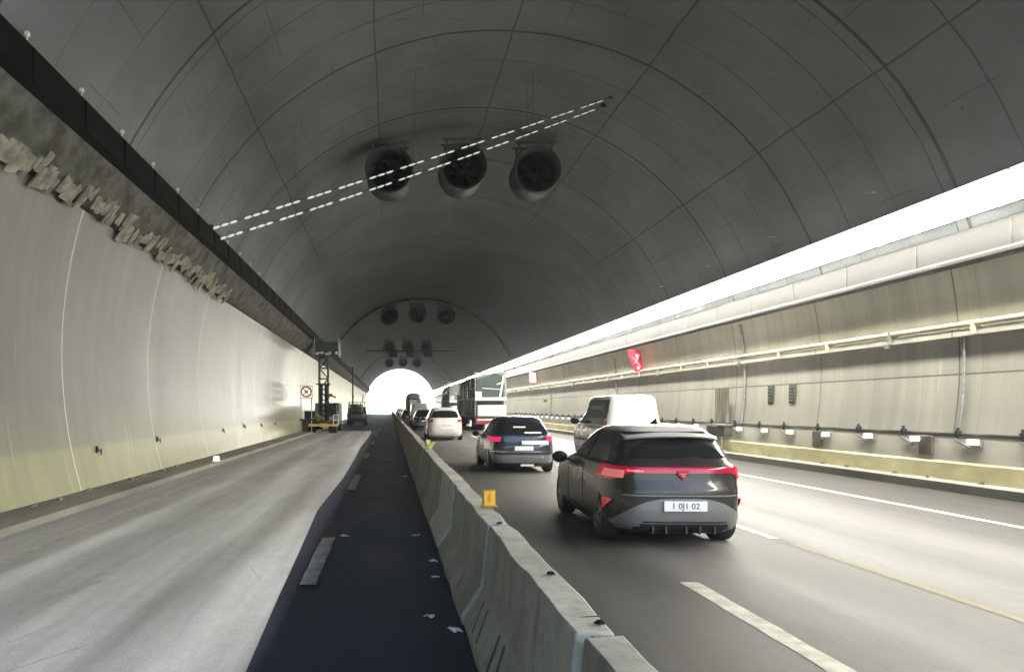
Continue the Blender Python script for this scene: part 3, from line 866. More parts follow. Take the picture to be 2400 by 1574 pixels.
class Shape:
    """car body as horizontal slices: (z, rear y, front y, half width, corner exponent)"""
    def __init__(s, rows):
        s.rows = rows; z = [r[0] for r in rows]
        s.z = z; s.yr, s.yf, s.w, s.n = [pchip(z, [r[k] for r in rows]) for k in (1, 2, 3, 4)]
    def outline(s, z, M_=88):
        yr, yf, w, n = s.yr(z), s.yf(z), s.w(z), s.n(z); yc = (yr + yf) / 2; h = (yf - yr) / 2; p = []
        for i in range(M_):
            a = 2 * math.pi * (i + .5) / M_; c, q = math.cos(a), math.sin(a)
            p.append(Vector((w * math.copysign(abs(c) ** (2 / n), c), yc + h * math.copysign(abs(q) ** (2 / n), q), z)))
        return p
    def norm(s, z, x, y):
        yr, yf, w, n = s.yr(z), s.yf(z), s.w(z), s.n(z); yc = (yr + yf) / 2; h = (yf - yr) / 2
        gx = math.copysign((abs(x) / w) ** (n - 1) / w, x); gy = math.copysign((abs(y - yc) / h) ** (n - 1) / h, y - yc)
        return Vector((gx, gy, 0)).normalized()
    def rear(s, z, fr, off=0.0):
        yr, yf, w, n = s.yr(z), s.yf(z), s.w(z), s.n(z); yc = (yr + yf) / 2; h = (yf - yr) / 2
        x = fr * w; y = yc - h * (1 - min(1, abs(fr)) ** n) ** (1 / n)
        return Vector((x, y, z)) + s.norm(z, x, y) * off
    def side(s, z, y, sg, off=0.0):
        yr, yf, w, n = s.yr(z), s.yf(z), s.w(z), s.n(z); yc = (yr + yf) / 2; h = (yf - yr) / 2
        t = min(.9999, abs(y - yc) / h); x = sg * w * (1 - t ** n) ** (1 / n)
        return Vector((x, y, z)) + s.norm(z, x, y) * off
    def body(s, per=4):
        rows = []; zs = []
        for a, c in zip(s.z, s.z[1:]):
            for k in range(per): zs.append(a + (c - a) * k / per)
        zs.append(s.z[-1])
        for z in zs: rows.append(s.outline(z))
        return MB().rings(rows, True, True)
    def rear_patch(s, fl, fr, zb, zt, off=.006, nu=28, nv=8, deep=.03):
        F, B = [], []
        for j in range(nv + 1):
            t = j / nv; rf, rb = [], []
            for i in range(nu + 1):
                u = i / nu; z0 = zb(u) if callable(zb) else zb; z1 = zt(u) if callable(zt) else zt
                z = z0 + (z1 - z0) * t
                a = fl(t) if callable(fl) else fl; c = fr(t) if callable(fr) else fr
                f = a + (c - a) * u
                rf.append(s.rear(z, f, off)); rb.append(s.rear(z, f, off - deep))
            F.append(rf); B.append(rb)
        return MB().slab(F, B)
    def side_patch(s, sg, y0, y1, zb, zt, off=.006, nu=24, nv=6, deep=.03):
        F, B = [], []
        for j in range(nv + 1):
            t = j / nv; rf, rb = [], []
            for i in range(nu + 1):
                y = y0 + (y1 - y0) * i / nu; z0 = zb(y) if callable(zb) else zb; z1 = zt(y) if callable(zt) else zt
                z = z0 + (z1 - z0) * t
                rf.append(s.side(z, y, sg, off)); rb.append(s.side(z, y, sg, off - deep))
            F.append(rf); B.append(rb)
        return MB().slab(F, B)

def cut_arches(o, axles, r, w):
    m = MB()
    cs = []
    for y in axles:
        for sg in (-1, 1):
            c = MB().cyl((sg * (w - .26), y, r), (sg * (w + .4), y, r), r * 1.13, 28).build('cutter', None)
            cs.append(c); b = o.modifiers.new('b', 'BOOLEAN'); b.operation = 'DIFFERENCE'; b.object = c; b.solver = 'EXACT'
    bpy.context.view_layer.update()
    dg = bpy.context.evaluated_depsgraph_get()
    me = bpy.data.meshes.new_from_object(o.evaluated_get(dg))
    for b in list(o.modifiers): o.modifiers.remove(b)
    if len(me.polygons) > 20:
        me.materials.clear(); me.materials.append(o.data.materials[0]); o.data = me
        for p in me.polygons: p.use_smooth = True
        me.set_sharp_from_angle(angle=R(34))
    for c in cs: bpy.data.objects.remove(c)

def add_wheels(t, axles, r, w, tw=.22):
    for y in axles:
        for sg in (-1, 1):
            x = sg * (w - tw / 2 - .015)
            m = MB(); prof = [(-tw / 2, r * .62), (-tw / 2, r * .93), (-tw / 2 + .03, r), (tw / 2 - .03, r), (tw / 2, r * .93), (tw / 2, r * .62)]
            rows = [[Vector((q, rr * math.cos(2 * math.pi * k / 32), rr * math.sin(2 * math.pi * k / 32))) for k in range(32)] for q, rr in prof]
            tyre = m.rings(rows + [rows[0]], True).build('wheel', M['tyre'], t, smooth=40); tyre.location = (x, y, r)
            m = MB(); q0 = sg * (tw / 2 - .03)
            m.cyl((-tw / 2 + .02, 0, 0), (tw / 2 - .02, 0, 0), r * .2, 14)
            for k in range(5):
                a = 2 * math.pi * k / 5; m.bar((q0, 0, 0), (q0, r * .62 * math.cos(a), r * .62 * math.sin(a)), .05, .07)
            rows = [[Vector((q, rr * math.cos(2 * math.pi * k / 32), rr * math.sin(2 * math.pi * k / 32))) for k in range(32)] for q, rr in ((-tw / 2, r * .64), (-tw / 2, r * .58), (tw / 2, r * .58), (tw / 2, r * .64))]
            m.rings(rows + [rows[0]], True)
            m.build('rim', M['rim'], tyre, smooth=30)

def mirror(t, x, y, z, mat, s=1.0):
    for sg in (-1, 1):
        rows = []
        for i in range(7):
            th = math.pi * i / 6
            rows.append([Vector((.11 * s * math.sin(th) * math.cos(2 * math.pi * k / 12), -.07 * s * math.cos(th), .085 * s * math.sin(th) * math.sin(2 * math.pi * k / 12))) for k in range(12)])
        m = MB().rings(rows, True)
        m.bar((-sg * .2 * s, .05, -.05), (0, 0, -.02), .05, .04)
        m.build('mirror', mat, t, smooth=60, loc=(sg * (x + .12 * s), y, z))

def hatch_shape(L, W, H, n=5.5):
    k = H / 1.54
    return Shape([(.17, .24, L - .25, W - .10, n), (.24, .10, L - .12, W - .05, n), (.34, .03, L - .04, W - .012, n), (.52, .0, L, W, n), (.70, .0, L - .03, W, n), (.80, .02, L - .12, W - .004, n),
                  (.88, .035, L - .40, W - .012, n), (.95 * k, .04, L - .80, W - .03, n), (1.02 * k, .05, L - 1.12, W - .05, n), (1.06 * k, .11, L - 1.22, W - .085, n), (1.12 * k, .17, L - 1.32, W - .115, n),
                  (1.25 * k, .29, L - 1.58, W - .175, n), (1.38 * k, .42, L - 1.86, W - .245, n), (1.44 * k, .46, L - 2.0, W - .29, n - .5), (1.49 * k, .56, L - 2.18, W - .35, n - 1), (1.525 * k, .80, L - 2.4, W - .46, n - 1.5), (1.54 * k, 1.1, L - 2.6, W - .60, n - 2)])

def near_car():
    t = thing('hatchback_car', 'dark graphite hatchback with a full width red tail light bar, nearest on the right carriageway', 'car', (3.66, 9.20, 0), R(-2.0))
    L, W, H = 4.20, .88, 1.545
    s = hatch_shape(L, W, H)
    body = s.body().build('body', P_BLACK, t, smooth=34)
    cut_arches(body, (.80, 3.38), .335, W)
    # roof skin
    mb = MB(); rows = []
    for z in (1.455, 1.49, 1.515, 1.53, 1.54, 1.5449): rows.append([p + Vector((0, 0, .006)) for p in s.outline(z)])
    mb.rings(rows, True, False); mb.f.append(tuple(range(5 * 88, 6 * 88))); mb.build('roof', P_ROOF, t, smooth=60)
    # spoiler
    F = []
    for (y, z) in ((.62, 1.475), (.30, 1.425), (.27, 1.405), (.30, 1.385), (.46, 1.395)):
        F.append([Vector((x * .585, y + .16 * abs(x) ** 3, z - .035 * abs(x) ** 2.5)) for x in [i / 10 - 1 for i in range(21)]])
    mb = MB(); mb.rings([list(c) for c in zip(*F)], True, True); mb.build('spoiler', P_ROOF, t, smooth=40)
    s.rear_patch(lambda q: -.93 + .03 * q, lambda q: .93 - .03 * q, lambda u: 1.085 + .02 * abs(2 * u - 1) ** 3, lambda u: 1.385 - .05 * abs(2 * u - 1) ** 4, .005).build('rear_window_surround', P_BLACK, t, smooth=60)
    gw = s.rear_patch(lambda q: -.80 + .05 * q, lambda q: .80 - .10 * q, lambda u: 1.125 + .012 * abs(2 * u - 1) ** 3, lambda u: 1.36 - .09 * abs(2 * u - 1) ** 3, .010).build('rear_window', M['glass'], t, smooth=60)
    w = MB().bar(s.rear(1.135, .35, .022), s.rear(1.125, -.10, .022), .012, .016); w.build('wiper', M['black'], t)
    top = lambda y: min(1.435, 1.13 + (y - .62) * 1.0) if y < 1.1 else (1.435 if y < 2.05 else max(1.09, 1.435 - (y - 2.05) * .36))
    for sg in (-1, 1):
        s.side_patch(sg, .66, 2.92, 1.07, top, .005, 40).build('side_window', M['glass'], t, smooth=60)
        s.side_patch(sg, 1.60, 1.69, 1.07, 1.435, .009, 4).build('window_pillar', M['black'], t, smooth=60)
    for sg in (-1, 1):
        d = s.side_patch(sg, .9, 2.9, lambda y: .30 + .02 * math.sin(y * 3), .34, .006, 24, 3); d.build('sill', M['black'], t, smooth=60)
        s.side_patch(sg, 1.75, 1.95, .90, .93, .02, 6, 2).build('door_handle', P_BLACK, t)
    # tail light bar, pale ends, emblem
    sm = lambda q: max(0, min(1, (abs(q) - .74) / .16))
    s.rear_patch(-.992, .992, lambda u: .952 - .095 * sm(2 * u - 1), lambda u: 1.028 + .006 * sm(2 * u - 1), .016, 64, 6, .05).build('tail_light_bar', M['tail'], t, smooth=50)
    for sg in (-1, 1):
        e = s.rear_patch(sg * .80, sg * .975, .885, .985, .021, 10, 5, .02).build('tail_light', M['tail_pale'] if sg < 0 else M['tail'], t, smooth=50)
        s.rear_patch(sg * .56, sg * .78, lambda u: .968, lambda u: .984 + .014 * u, .020, 10, 2, .02).build('light_strip', M['tail_pale'] if sg < 0 else M['tail'], t, smooth=50)
    y0 = s.rear(.94, .0).y
    em = MB(); pts = [(-.075, .985), (.075, .985), (.062, .93), (.0, .868), (-.062, .93)]
    em.add([(p[0], y0 - .038, p[1]) for p in pts] + [(p[0], y0 + .02, p[1]) for p in pts], [(0, 1, 2, 3, 4), (9, 8, 7, 6, 5)] + [(i, (i + 1) % 5, 5 + (i + 1) % 5, 5 + i) for i in range(5)])
    e = em.build('emblem', M['tail_dim'], t, bevel=.006)
    MB().bar((-.035, y0 - .042, .965), (0, y0 - .042, .905), .012, .006).bar((.035, y0 - .042, .965), (0, y0 - .042, .905), .012, .006).bar((-.03, y0 - .042, .945), (.03, y0 - .042, .945), .01, .006).build('emblem_mark', M['tail_pale'], e)
    for sg in (-1, 1):
        s.rear_patch(sg * .795, sg * .807, .65, .95, .006, 2, 6, .02).build('shut_line', M['black'], t, smooth=50)
        s.side_patch(sg, 1.62, 1.635, .36, 1.07, .006, 2, 6).build('shut_line', M['black'], t, smooth=50)
        s.side_patch(sg, 2.62, 2.635, .36, 1.05, .006, 2, 6).build('shut_line', M['black'], t, smooth=50)
        s.side_patch(sg, .95, 3.2, lambda y: .80 + .02 * y, lambda y: .812 + .02 * y, .008, 24, 1).build('body_crease', P_GREY, t, smooth=50)
    s.rear_patch(-.807, .807, .648, .657, .006, 30, 1, .02).build('shut_line', M['black'], t, smooth=50)
    # tailgate crease and lower bumper
    s.rear_patch(-.80, .80, .665, .682, .012, 30, 1, .03).build('tailgate_crease', P_GREY, t, smooth=50)
    s.rear_patch(-.66, .70, .842, .858, .010, 30, 1, .03).build('tailgate_lip', P_BLACK, t, smooth=50)
    up = lambda u: .30 + .34 * max(0, 1 - abs(2 * u - 1) ** 3.2)
    s.rear_patch(-.955, .955, lambda u: .255 + .03 * abs(2 * u - 1), up, .016, 50, 8, .05).build('bumper', P_GREY, t, smooth=50)
    s.rear_patch(-.60, .66, .195, .315, .024, 30, 4, .08).build('diffuser', M['black'], t, smooth=50)
    mb = MB()
    for x in (-.36, -.2, .05, .22, .40): mb.box((x, s.rear(.25, x / W).y - .03, .25), (.022, .06, .11))
    mb.build('diffuser_fin', M['dark_steel'], t)
    s.rear_patch(-.56, .62, .335, .352, .026, 30, 1, .03).build('bumper_step', M['dark_steel'], t, smooth=50)
    for sg in (-1, 1):
        c = s.rear_patch(sg * .70, sg * .90, .235, .275, .026, 8, 2, .03); c.build('exhaust_trim', P_GREY, t, smooth=50)
        pts = [s.rear(.61, sg * .955, .034), s.rear(.61, sg * .885, .034), s.rear(.54, sg * .925, .034), s.rear(.46, sg * .955, .034)]
        q = MB(); bk = [p + Vector((0, .05, 0)) for p in pts]; q.add(pts + bk, [(0, 1, 2, 3), (7, 6, 5, 4), (0, 4, 5, 1), (1, 5, 6, 2), (2, 6, 7, 3), (3, 7, 4, 0)])
        q.build('reflector', M['tail'], t)
    yp = s.rear(.545, .0).y
    pl = MB().box((.015, yp - .030, .548), (.53, .03, .125)).build('license_plate', M['plate'], t, bevel=.006)
    text_mesh('1 0J1 02', .105, M['ink'], pl, (.015, yp - .0465, .548), (R(90), 0, 0), 'plate_lettering')
    y1 = s.rear(.78, 0).y
    text_mesh('I I I', .05, P_GREY, t, (-.12, y1 - .012, .79), (R(90), 0, 0), 'badge')
    mb = MB(); mb.add([(-.02, 1.02, 1.53), (.02, 1.02, 1.53), (.02, 1.26, 1.55), (-.02, 1.26, 1.55), (0, 1.04, 1.63)], [(0, 1, 2, 3), (0, 1, 4), (1, 2, 4), (2, 3, 4), (3, 0, 4)])
    mb.build('antenna', M['black'], t)
    add_wheels(t, (.80, 3.38), .335, W, .235)
    mirror(t, W - .02, 2.72, .985, M['black'], 1.15)
    return t
near_car()

def hatch(name, label, cat, loc, rz, L, W, H, pm_, detail=True, lamp=None, roof=None, extra=None, group=None):
    t = thing(name, label, cat, loc, rz, group)
    s = hatch_shape(L, W, H); k = H / 1.54
    body = s.body(3).build('body', pm_, t, smooth=34)
    if detail: cut_arches(body, (.80, L - .85), .33, W)
    s.rear_patch(lambda q: -.88 + .06 * q, lambda q: .88 - .06 * q, 1.07 * k, lambda u: (1.40 - .05 * abs(2 * u - 1) ** 3) * k, .008).build('rear_window', M['glass'], t, smooth=60)
    for sg in (-1, 1):
        top = lambda y: k * (min(1.42, 1.12 + (y - .6) * 1.0) if y < 1.1 else (1.42 if y < L - 2.1 else max(1.09, 1.42 - (y - L + 2.1) * .36)))
        s.side_patch(sg, .66, L - 1.3, 1.07 * k, top, .005, 24).build('side_window', M['glass'], t, smooth=60)
        s.rear_patch(sg * .70, sg * .985, lambda u: .86 * k, lambda u: .86 * k + .13 * k, .016, 10, 4, .05).build('tail_light', lamp or M['tail_dim'], t, smooth=50)
    s.rear_patch(-.93, .93, .28, .50, .015, 30, 4, .05).build('bumper', P_GREY if pm_ in (P_NAVY, P_DARK, P_MAROON) else pm_, t, smooth=50)
    pl = MB().box((0, s.rear(.66, 0).y - .012, .68), (.50, .03, .115)).build('license_plate', M['plate'], t)
    if roof:
        mb = MB(); rows = []
        for z in (1.45, 1.49, 1.515, 1.53, 1.5399): rows.append([p + Vector((0, 0, .006)) for p in s.outline(z * k)])
        mb.rings(rows, True, False); mb.f.append(tuple(range(4 * 88, 5 * 88))); mb.build('roof', roof, t, smooth=60)
    add_wheels(t, (.80, L - .85), .33, W)
    mirror(t, W - .02, L - 1.5, 1.0 * k, M['black'])
    if extra: extra(t, s)
    return t

def navy_extra(t, s):
    s.rear_patch(-.06, .74, .775, .885, .020, 16, 4, .05).build('white_panel', M['white'], t, smooth=50)
    s.rear_patch(.05, .62, 1.075, 1.115, .016, 12, 2, .03).build('pale_window_bar', M['white'], t, smooth=50)  # white bars paint band reflections and the parcel shelf on the window
    s.rear_patch(-.34, .12, 1.225, 1.265, .016, 12, 2, .03).build('pale_window_band', M['white'], t, smooth=50)
    s.rear_patch(-.95, .95, .58, .60, .016, 30, 2, .03).build('bumper_trim', M['chrome'], t, smooth=50)
    s.rear_patch(-.3, .6, .42, .47, .02, 20, 2, .03).build('step_trim', M['chrome'], t, smooth=50)
    for sg in (-1, 1):
        s.side_patch(sg, .25, 1.25, .62, .86, .02, 10, 4).build('fender_panel', P_SILVER, t, smooth=50)
    MB().box((.1, s.rear(.24, 0).y - .03, .22), (.36, .05, .05)).build('tow_step', M['white'], t)
nc = hatch('hatchback_car', 'navy hatchback with pink brake lights and a white panel on its tailgate', 'car', (3.63, 19.9, 0), R(-.5), 4.2, .90, 1.53, P_NAVY, True, M['pink_lamp'], None, navy_extra)
hatch('minivan', 'pearl white people carrier seen from behind, ahead of the navy hatchback', 'car', (3.05, 40.0, 0), 0, 4.6, .98, 1.78, P_PEARL, True, M['tail_dim'], M['white'])
hatch('dark_car', 'dark maroon hatchback half hidden behind the pearl white people carrier', 'car', (2.95, 61.0, 0), 0, 4.3, .93, 1.6, P_DARK, True, M['tail_dim'])
hatch('queued_car', 'dark maroon small car, first in the far queue beside the barrier', 'car', (2.35, 88.0, 0), 0, 4.2, .90, 1.55, P_MAROON, True, M['tail_dim'])
hatch('queued_car', 'silver car farther along the queue beside the barrier', 'car', (2.3, 101.0, 0), 0, 4.2, .90, 1.5, P_SILVER, True, M['tail_dim'])
hatch('queued_car', 'reddish car near the far end of the queue beside the barrier', 'car', (2.25, 118.0, 0), 0, 4.2, .90, 1.55, P_RED, True, M['tail_dim'])
hatch('queued_car', 'last dark car of the queue before the tunnel mouth', 'car', (2.2, 140.0, 0), 0, 4.2, .90, 1.6, P_DARK, True, M['tail_dim'])

def van(name, label, loc, rz, L, W, H, front_dark=True, side_paint=None, rear_glass=False):
    t = thing(name, label, 'van', loc, rz)
    n = 9
    s = Shape([(.22, .12, L - .2, W - .10, n), (.34, .02, L - .05, W - .02, n), (.55, 0, L, W, n), (.95, .01, L - .08, W, n), (1.10, .015, L - .5, W - .01, n), (1.25, .03, L - .95, W - .03, n),
               (1.45, .055, L - 1.25, W - .065, n - 1), (1.70, .09, L - 1.6, W - .11, n - 1.5), (H - .14, .13, L - 1.85, W - .16, n - 2), (H - .06, .18, L - 1.98, W - .22, n - 2.5), (H - .015, .30, L - 2.2, W - .33, n - 3), (H, .5, L - 2.5, W - .5, n - 4)])
    body = s.body(3).build('body', P_WHITE, t, smooth=34)
    cut_arches(body, (.9, L - .9), .34, W)
    s.rear_patch(-.9, -.01, .62, H - .16, .010, 14, 10, .03).build('rear_door', P_WHITE, t, smooth=50)
    s.rear_patch(.01, .9, .62, H - .16, .010, 14, 10, .03).build('rear_door', P_WHITE, t, smooth=50)
    if rear_glass: s.rear_patch(-.8, .8, 1.15, H - .3, .016, 20, 6, .03).build('rear_window', M['glass'], t, smooth=50)
    for sg in (-1, 1):
        s.rear_patch(sg * .93, sg * .985, .98, 1.40, .012, 6, 6, .05).build('tail_light', M['tail_orange'], t, smooth=50)
        s.side_patch(sg, .25, L - 1.0, 1.22, lambda y: H - .16 if y < L - 2.3 else max(1.24, H - .16 - (y - L + 2.3) * .42), .006, 30).build('side_window', M['glass'] if sg < 0 else P_WHITE, t, smooth=60)
        s.side_patch(sg, .2, L - .3, .60, 1.15, .008, 30).build('side_panel', side_paint or P_SILVER, t, smooth=60)
        s.side_patch(sg, .25, L - .6, .62, .66, .02, 20, 2).build('rub_strip', M['black'], t)
    s.rear_patch(-.97, .97, .30, .52, .02, 30, 4, .05).build('bumper', M['dark_steel'], t, smooth=50)
    MB().box((0, -.01, .72), (.52, .03, .12)).build('license_plate', M['plate'], t)
    MB().bar((.1, .35, H - .02), (.13, .55, H + .05), .03).build('antenna', M['black'], t)
    add_wheels(t, (.9, L - .9), .34, W)
    mirror(t, W + .02, L - 1.45, 1.30, M['black'], 1.5)
    return t
van('delivery_van', 'white panel van with orange tail lights, beyond the graphite hatchback', (7.98, 24.0, 0), R(-.5), 4.7, .96, 2.20)
van('delivery_van', 'small white van far ahead in the queue, behind the maroon hatchback', (3.1, 74.0, 0), 0, 4.9, .98, 2.25, rear_glass=False)

def lorry_wheels(t, ys, W, r=.5):
    for y in ys:
        for sg in (-1, 1):
            m = MB().cyl((sg * (W - .55), y, r), (sg * W, y, r), r, 24)
            q = m.build('wheel', M['tyre'], t, smooth=40, bevel=.03)
            MB().cyl((sg * (W - .02), y, r), (sg * (W + .03), y, r), r * .55, 16, r * .3).build('rim', M['rim'], q)

def lorry(label, loc, L, W, H, style):
    t = thing('lorry', label, 'lorry', loc)
    deck = 1.15
    MB().box((0, L / 2, deck - .1), (2 * W, L, .2)).build('deck', M['dark_steel'], t, bevel=.02)
    # frame of posts and rails round the load
    m = MB(); npost = 7
    for i in range(npost):
        y = .06 + (L - .12) * i / (npost - 1)
        for sg in (-1, 1): m.box((sg * (W - .05), y, (deck + H) / 2), (.10, .10, H - deck))
    for sg in (-1, 1):
        for z in (H - .06, 2.5, 3.3): m.box((sg * (W - .047), L / 2, z), (.07, L - .2, .10))
    for z in (H - .06,): m.box((0, .06, z), (2 * W - .2, .09, .10)); m.box((0, L - .06, z), (2 * W - .2, .09, .10))
    m.build('frame', P_PALE, t, bevel=.01)
    # tarpaulined load: wavy dark block inside the frame
    rs_ = random.Random(11 + style); rows = []
    n = 26
    for i in range(n + 1):
        y = .22 + (L - .44) * i / n
        q = [rs_.uniform(-.05, .05) for _ in range(6)]
        w2 = W - .16
        rows.append([Vector((-w2 + q[0], y, deck)), Vector((-w2 + q[1], y, 2.2)), Vector((-w2 + q[2], y, H - .35)), Vector((-w2 * .5, y, H - .12 + q[3])), Vector((w2 * .5, y, H - .12 + q[4])), Vector((w2 + q[5], y, H - .35)), Vector((w2, y, deck))])
    MB().rings(rows, True, True).build('tarpaulin', P_GREEN if not style else P_PALE, t)
    for i in range(8):
        y = .5 + (L - 1) * i / 7
        MB().box((-W + .06, y, 2.9 + .2 * (i % 2)), (.05, .5, 1.0)).build('side_board', P_DARK if i % 2 else P_PALE, t)
    # rear face
    MB().box((0, -.02, 2.45), (2 * W, .34, .26)).build('tail_platform', M['white'], t, bevel=.02)
    MB().box((-.05, -.03, 2.15), (1.7, .10, .26)).build('black_board', M['black'], t, bevel=.01)
    MB().box((.1, .0, 1.55), (2 * W - .25, .12, .86)).build('tail_board', M['white'], t, bevel=.02)
    MB().box((-W + .28, -.08, 2.82), (.52, .2, .46)).build('locker', P_PEARL, t, bevel=.02)
    MB().bar((W - .5, -.03, 2.6), (W - .22, -.03, H - .3), .12).bar((W - .75, -.03, 3.6), (W - .15, -.03, 3.8), .10).bar((-W + .6, -.02, 3.3), (W - .3, -.02, 3.2), .06).build('rear_ladder', M['white'], t)
    MB().box((0, .10, .75), (2 * W - .1, .16, .56)).build('rear_skirt', P_RED, t, bevel=.02)
    MB().box((-.3, -.04, .82), (1.5, .08, .12)).build('bumper_bar', M['white'], t, bevel=.01)
    for sg in (-1, 1): MB().box((sg * (W - .25), -.0, .62), (.32, .1, .12)).build('tail_light', M['tail_dim'], t)
    # cab
    cab = MB(); cy = L + 1.2
    cab.box((0, cy, 1.9), (2 * W - .1, 2.0, 2.6)); cab.build('cab', P_PALE if style else P_GREEN, t, bevel=.15)
    MB().box((0, cy + 1.0, 2.4), (2 * W - .5, .06, .9)).build('windscreen', M['glass'], t, bevel=.02)
    lorry_wheels(t, (1.2, 2.4, L - 1, L + 1.8), W - .08)
    return t
lorry('tall lorry with dark green tarpaulin load, white tail platform and red skirt', (7.95, 58.0, 0), 13.5, 1.24, 4.55, 0)
lorry('pale grey framed lorry farther ahead of the green tarpaulin lorry', (7.7, 80.0, 0), 11.0, 1.20, 4.5, 1)

# far box truck in the queue
t_ = thing('box_truck', 'dark box truck with rounded top far ahead in the queue by the tunnel mouth', 'truck', (3.75, 112.0, 0))
s = Shape([(.9, .05, 6.0, 1.15, 8), (1.2, 0, 6.05, 1.2, 8), (2.8, 0, 6.05, 1.2, 8), (3.5, .05, 6.0, 1.1, 6), (3.9, .2, 5.8, .8, 4), (4.0, .5, 5.5, .5, 3)])
s.body(3).build('body', P_GREEN, t_, smooth=40)
s.rear_patch(-.9, .9, 1.3, 3.3, .02, 10, 6, .04).build('rear_door', P_DARK, t_)
MB().box((0, 7.2, 1.6), (2.1, 2.0, 2.0)).build('cab', P_GREEN, t_, bevel=.12)
MB().box((0, .1, .75), (2.2, .2, .2)).build('bumper', M['dark_steel'], t_)
lorry_wheels(t_, (1.2, 6.8), 1.1, .45)

# ------------------------------------------------------------------ works on the left carriageway
def lattice(m, c, w, z0, z1, n, r=.035):
    for sx in (-1, 1):
        for sy in (-1, 1): m.box((c[0] + sx * w / 2, c[1] + sy * w / 2, (z0 + z1) / 2), (2 * r, 2 * r, z1 - z0))
    for i in range(n + 1):
        z = z0 + (z1 - z0) * i / n
        for s_ in (-1, 1):
            m.bar((c[0] - w / 2, c[1] + s_ * w / 2, z), (c[0] + w / 2, c[1] + s_ * w / 2, z), r * 1.4)
            m.bar((c[0] + s_ * w / 2, c[1] - w / 2, z), (c[0] + s_ * w / 2, c[1] + w / 2, z), r * 1.4)
            if i < n:
                zz = z + (z1 - z0) / n; d = 1 if i % 2 else -1
                m.bar((c[0] - d * w / 2, c[1] + s_ * w / 2, z), (c[0] + d * w / 2, c[1] + s_ * w / 2, zz), r)
t_ = thing('works_truck', 'works truck with yellow rear beam and a tall lattice mast under the left wall', 'truck', (-4.72, 51.5, 0))
MB().box((0, 2.6, .72), (2.2, 5.2, .18)).build('bed', M['dark_steel'], t_, bevel=.02)
MB().box((.15, -.12, .56), (2.05, .14, .16)).box((.15, -.16, .56), (.5, .16, .26)).build('rear_beam', P_YELLOW, t_, bevel=.02)
MB().box((-1.0, -.05, .50), (.42, .2, .22)).build('tail_light', M['tail_dim'], t_, bevel=.02)
MB().box((.95, -.05, .50), (.30, .2, .18)).build('tail_light', M['tail_dim'], t_, bevel=.02)
MB().box((-.86, .6, 1.15), (.66, 1.0, .72)).build('dark_crate', M['black'], t_, bevel=.02)
MB().box((-.86, .6, 1.54), (.72, 1.06, .06)).build('crate_lid', M['steel'], t_)
MB().box((.72, .8, 1.58), (.58, .8, .80)).build('dark_tank', M['black'], t_, bevel=.03)
m = MB(); lattice(m, (.05, 1.4), .62, .8, 5.35, 6, .05); m.build('lattice_mast', M['dark_steel'], t_)
MB().box((.05, 1.4, 3.45), (1.0, .9, .09)).build('mast_collar', M['dark_steel'], t_)
for x in (-.13, .22): MB().cyl((x, 1.4, .8), (x, 1.4, 3.5), .12, 12).build('mast_ram', M['dark_steel'], t_, smooth=50)
b_ = MB(); z0 = 5.45
b_.box((.3, 1.4, z0), (1.7, 1.6, .10)).box((.3, .62, z0 + .5), (1.62, .03, .85)).box((.3, 2.18, z0 + .5), (1.62, .03, .85)).box((-.53, 1.4, z0 + .5), (.03, 1.5, .85)).box((1.13, 1.4, z0 + .5), (.03, 1.5, .85))
b_.build('basket', P_GREEN, t_)
m = MB()
for x in (-.55, 1.15):
    for y in (.6, 2.2): m.cyl((x, y, z0), (x, y, z0 + 1.25), .03, 8)
for y in (.6, 2.2): m.cyl((-.55, y, z0 + 1.22), (1.15, y, z0 + 1.22), .022, 8)
m.build('basket_rail', M['steel'], t_)
m = MB(); r_ = random.Random(5)
for i in range(9): m.box((-.4 + 1.5 * r_.random(), .55, z0 + .08 + .12 * r_.random()), (.16, .1, .1 * r_.uniform(.8, 2)))
m.build('basket_tool', M['white'], t_, bevel=.01)
MB().cyl((.95, 1.1, 2.5), (.2, 1.3, 2.75), .05, 8).box((.55, 1.05, 2.65), (.3, .1, .22)).build('red_valve', P_RED, t_)
m = MB()
for x in (.85, 1.2): m.bar((x, -.05, .55), (x, -.05, 1.28), .05)
m.bar((.85, -.05, 1.26), (1.2, -.05, 1.26), .05); m.bar((.85, -.05, .9), (1.2, -.05, .9), .05); m.build('guard_rail', M['white'], t_)
MB().box((0, 6.4, 1.35), (2.0, 1.9, 1.6)).build('cab', P_PALE, t_, bevel=.12)
MB().box((0, 5.43, 1.85), (1.6, .05, .6)).build('cab_window', M['glass'], t_)
lorry_wheels(t_, (.9, 6.2), 1.02, .42)
o = tuft('shrub', M['leaf'], 90, .62, .06, 12, 1.2); o.location = (-4.95, 51.75, .82)
tag(o, 'leafy green shrub lying on the bed of the works truck', 'shrub')
t_ = thing('works_sign', 'red and white lattice works sign on legs beside the left wall', 'sign', (-5.62, 50.2, .1))
for x in (-.36, .36): MB().cyl((x, 0, 0), (x, 0, 2.3), .03, 8).build('leg', M['steel'], t_)
m = MB(); n = 18; rows = []
for i in range(n):
    a = 2 * math.pi * i / n; rows.append([Vector(((.34 + .05 * math.cos(2 * math.pi * k / 6)) * math.cos(a), .05 * math.sin(2 * math.pi * k / 6), 2.75 + (.34 + .05 * math.cos(2 * math.pi * k / 6)) * math.sin(a))) for k in range(6)])
m.rings(rows + [rows[0]], True)
m.bar((-.26, 0, 2.5), (.26, 0, 3.0), .05); m.bar((.26, 0, 2.5), (-.26, 0, 3.0), .05); m.box((0, 0, 2.75), (.2, .06, .16))
m.build('ring', P_RED, t_)
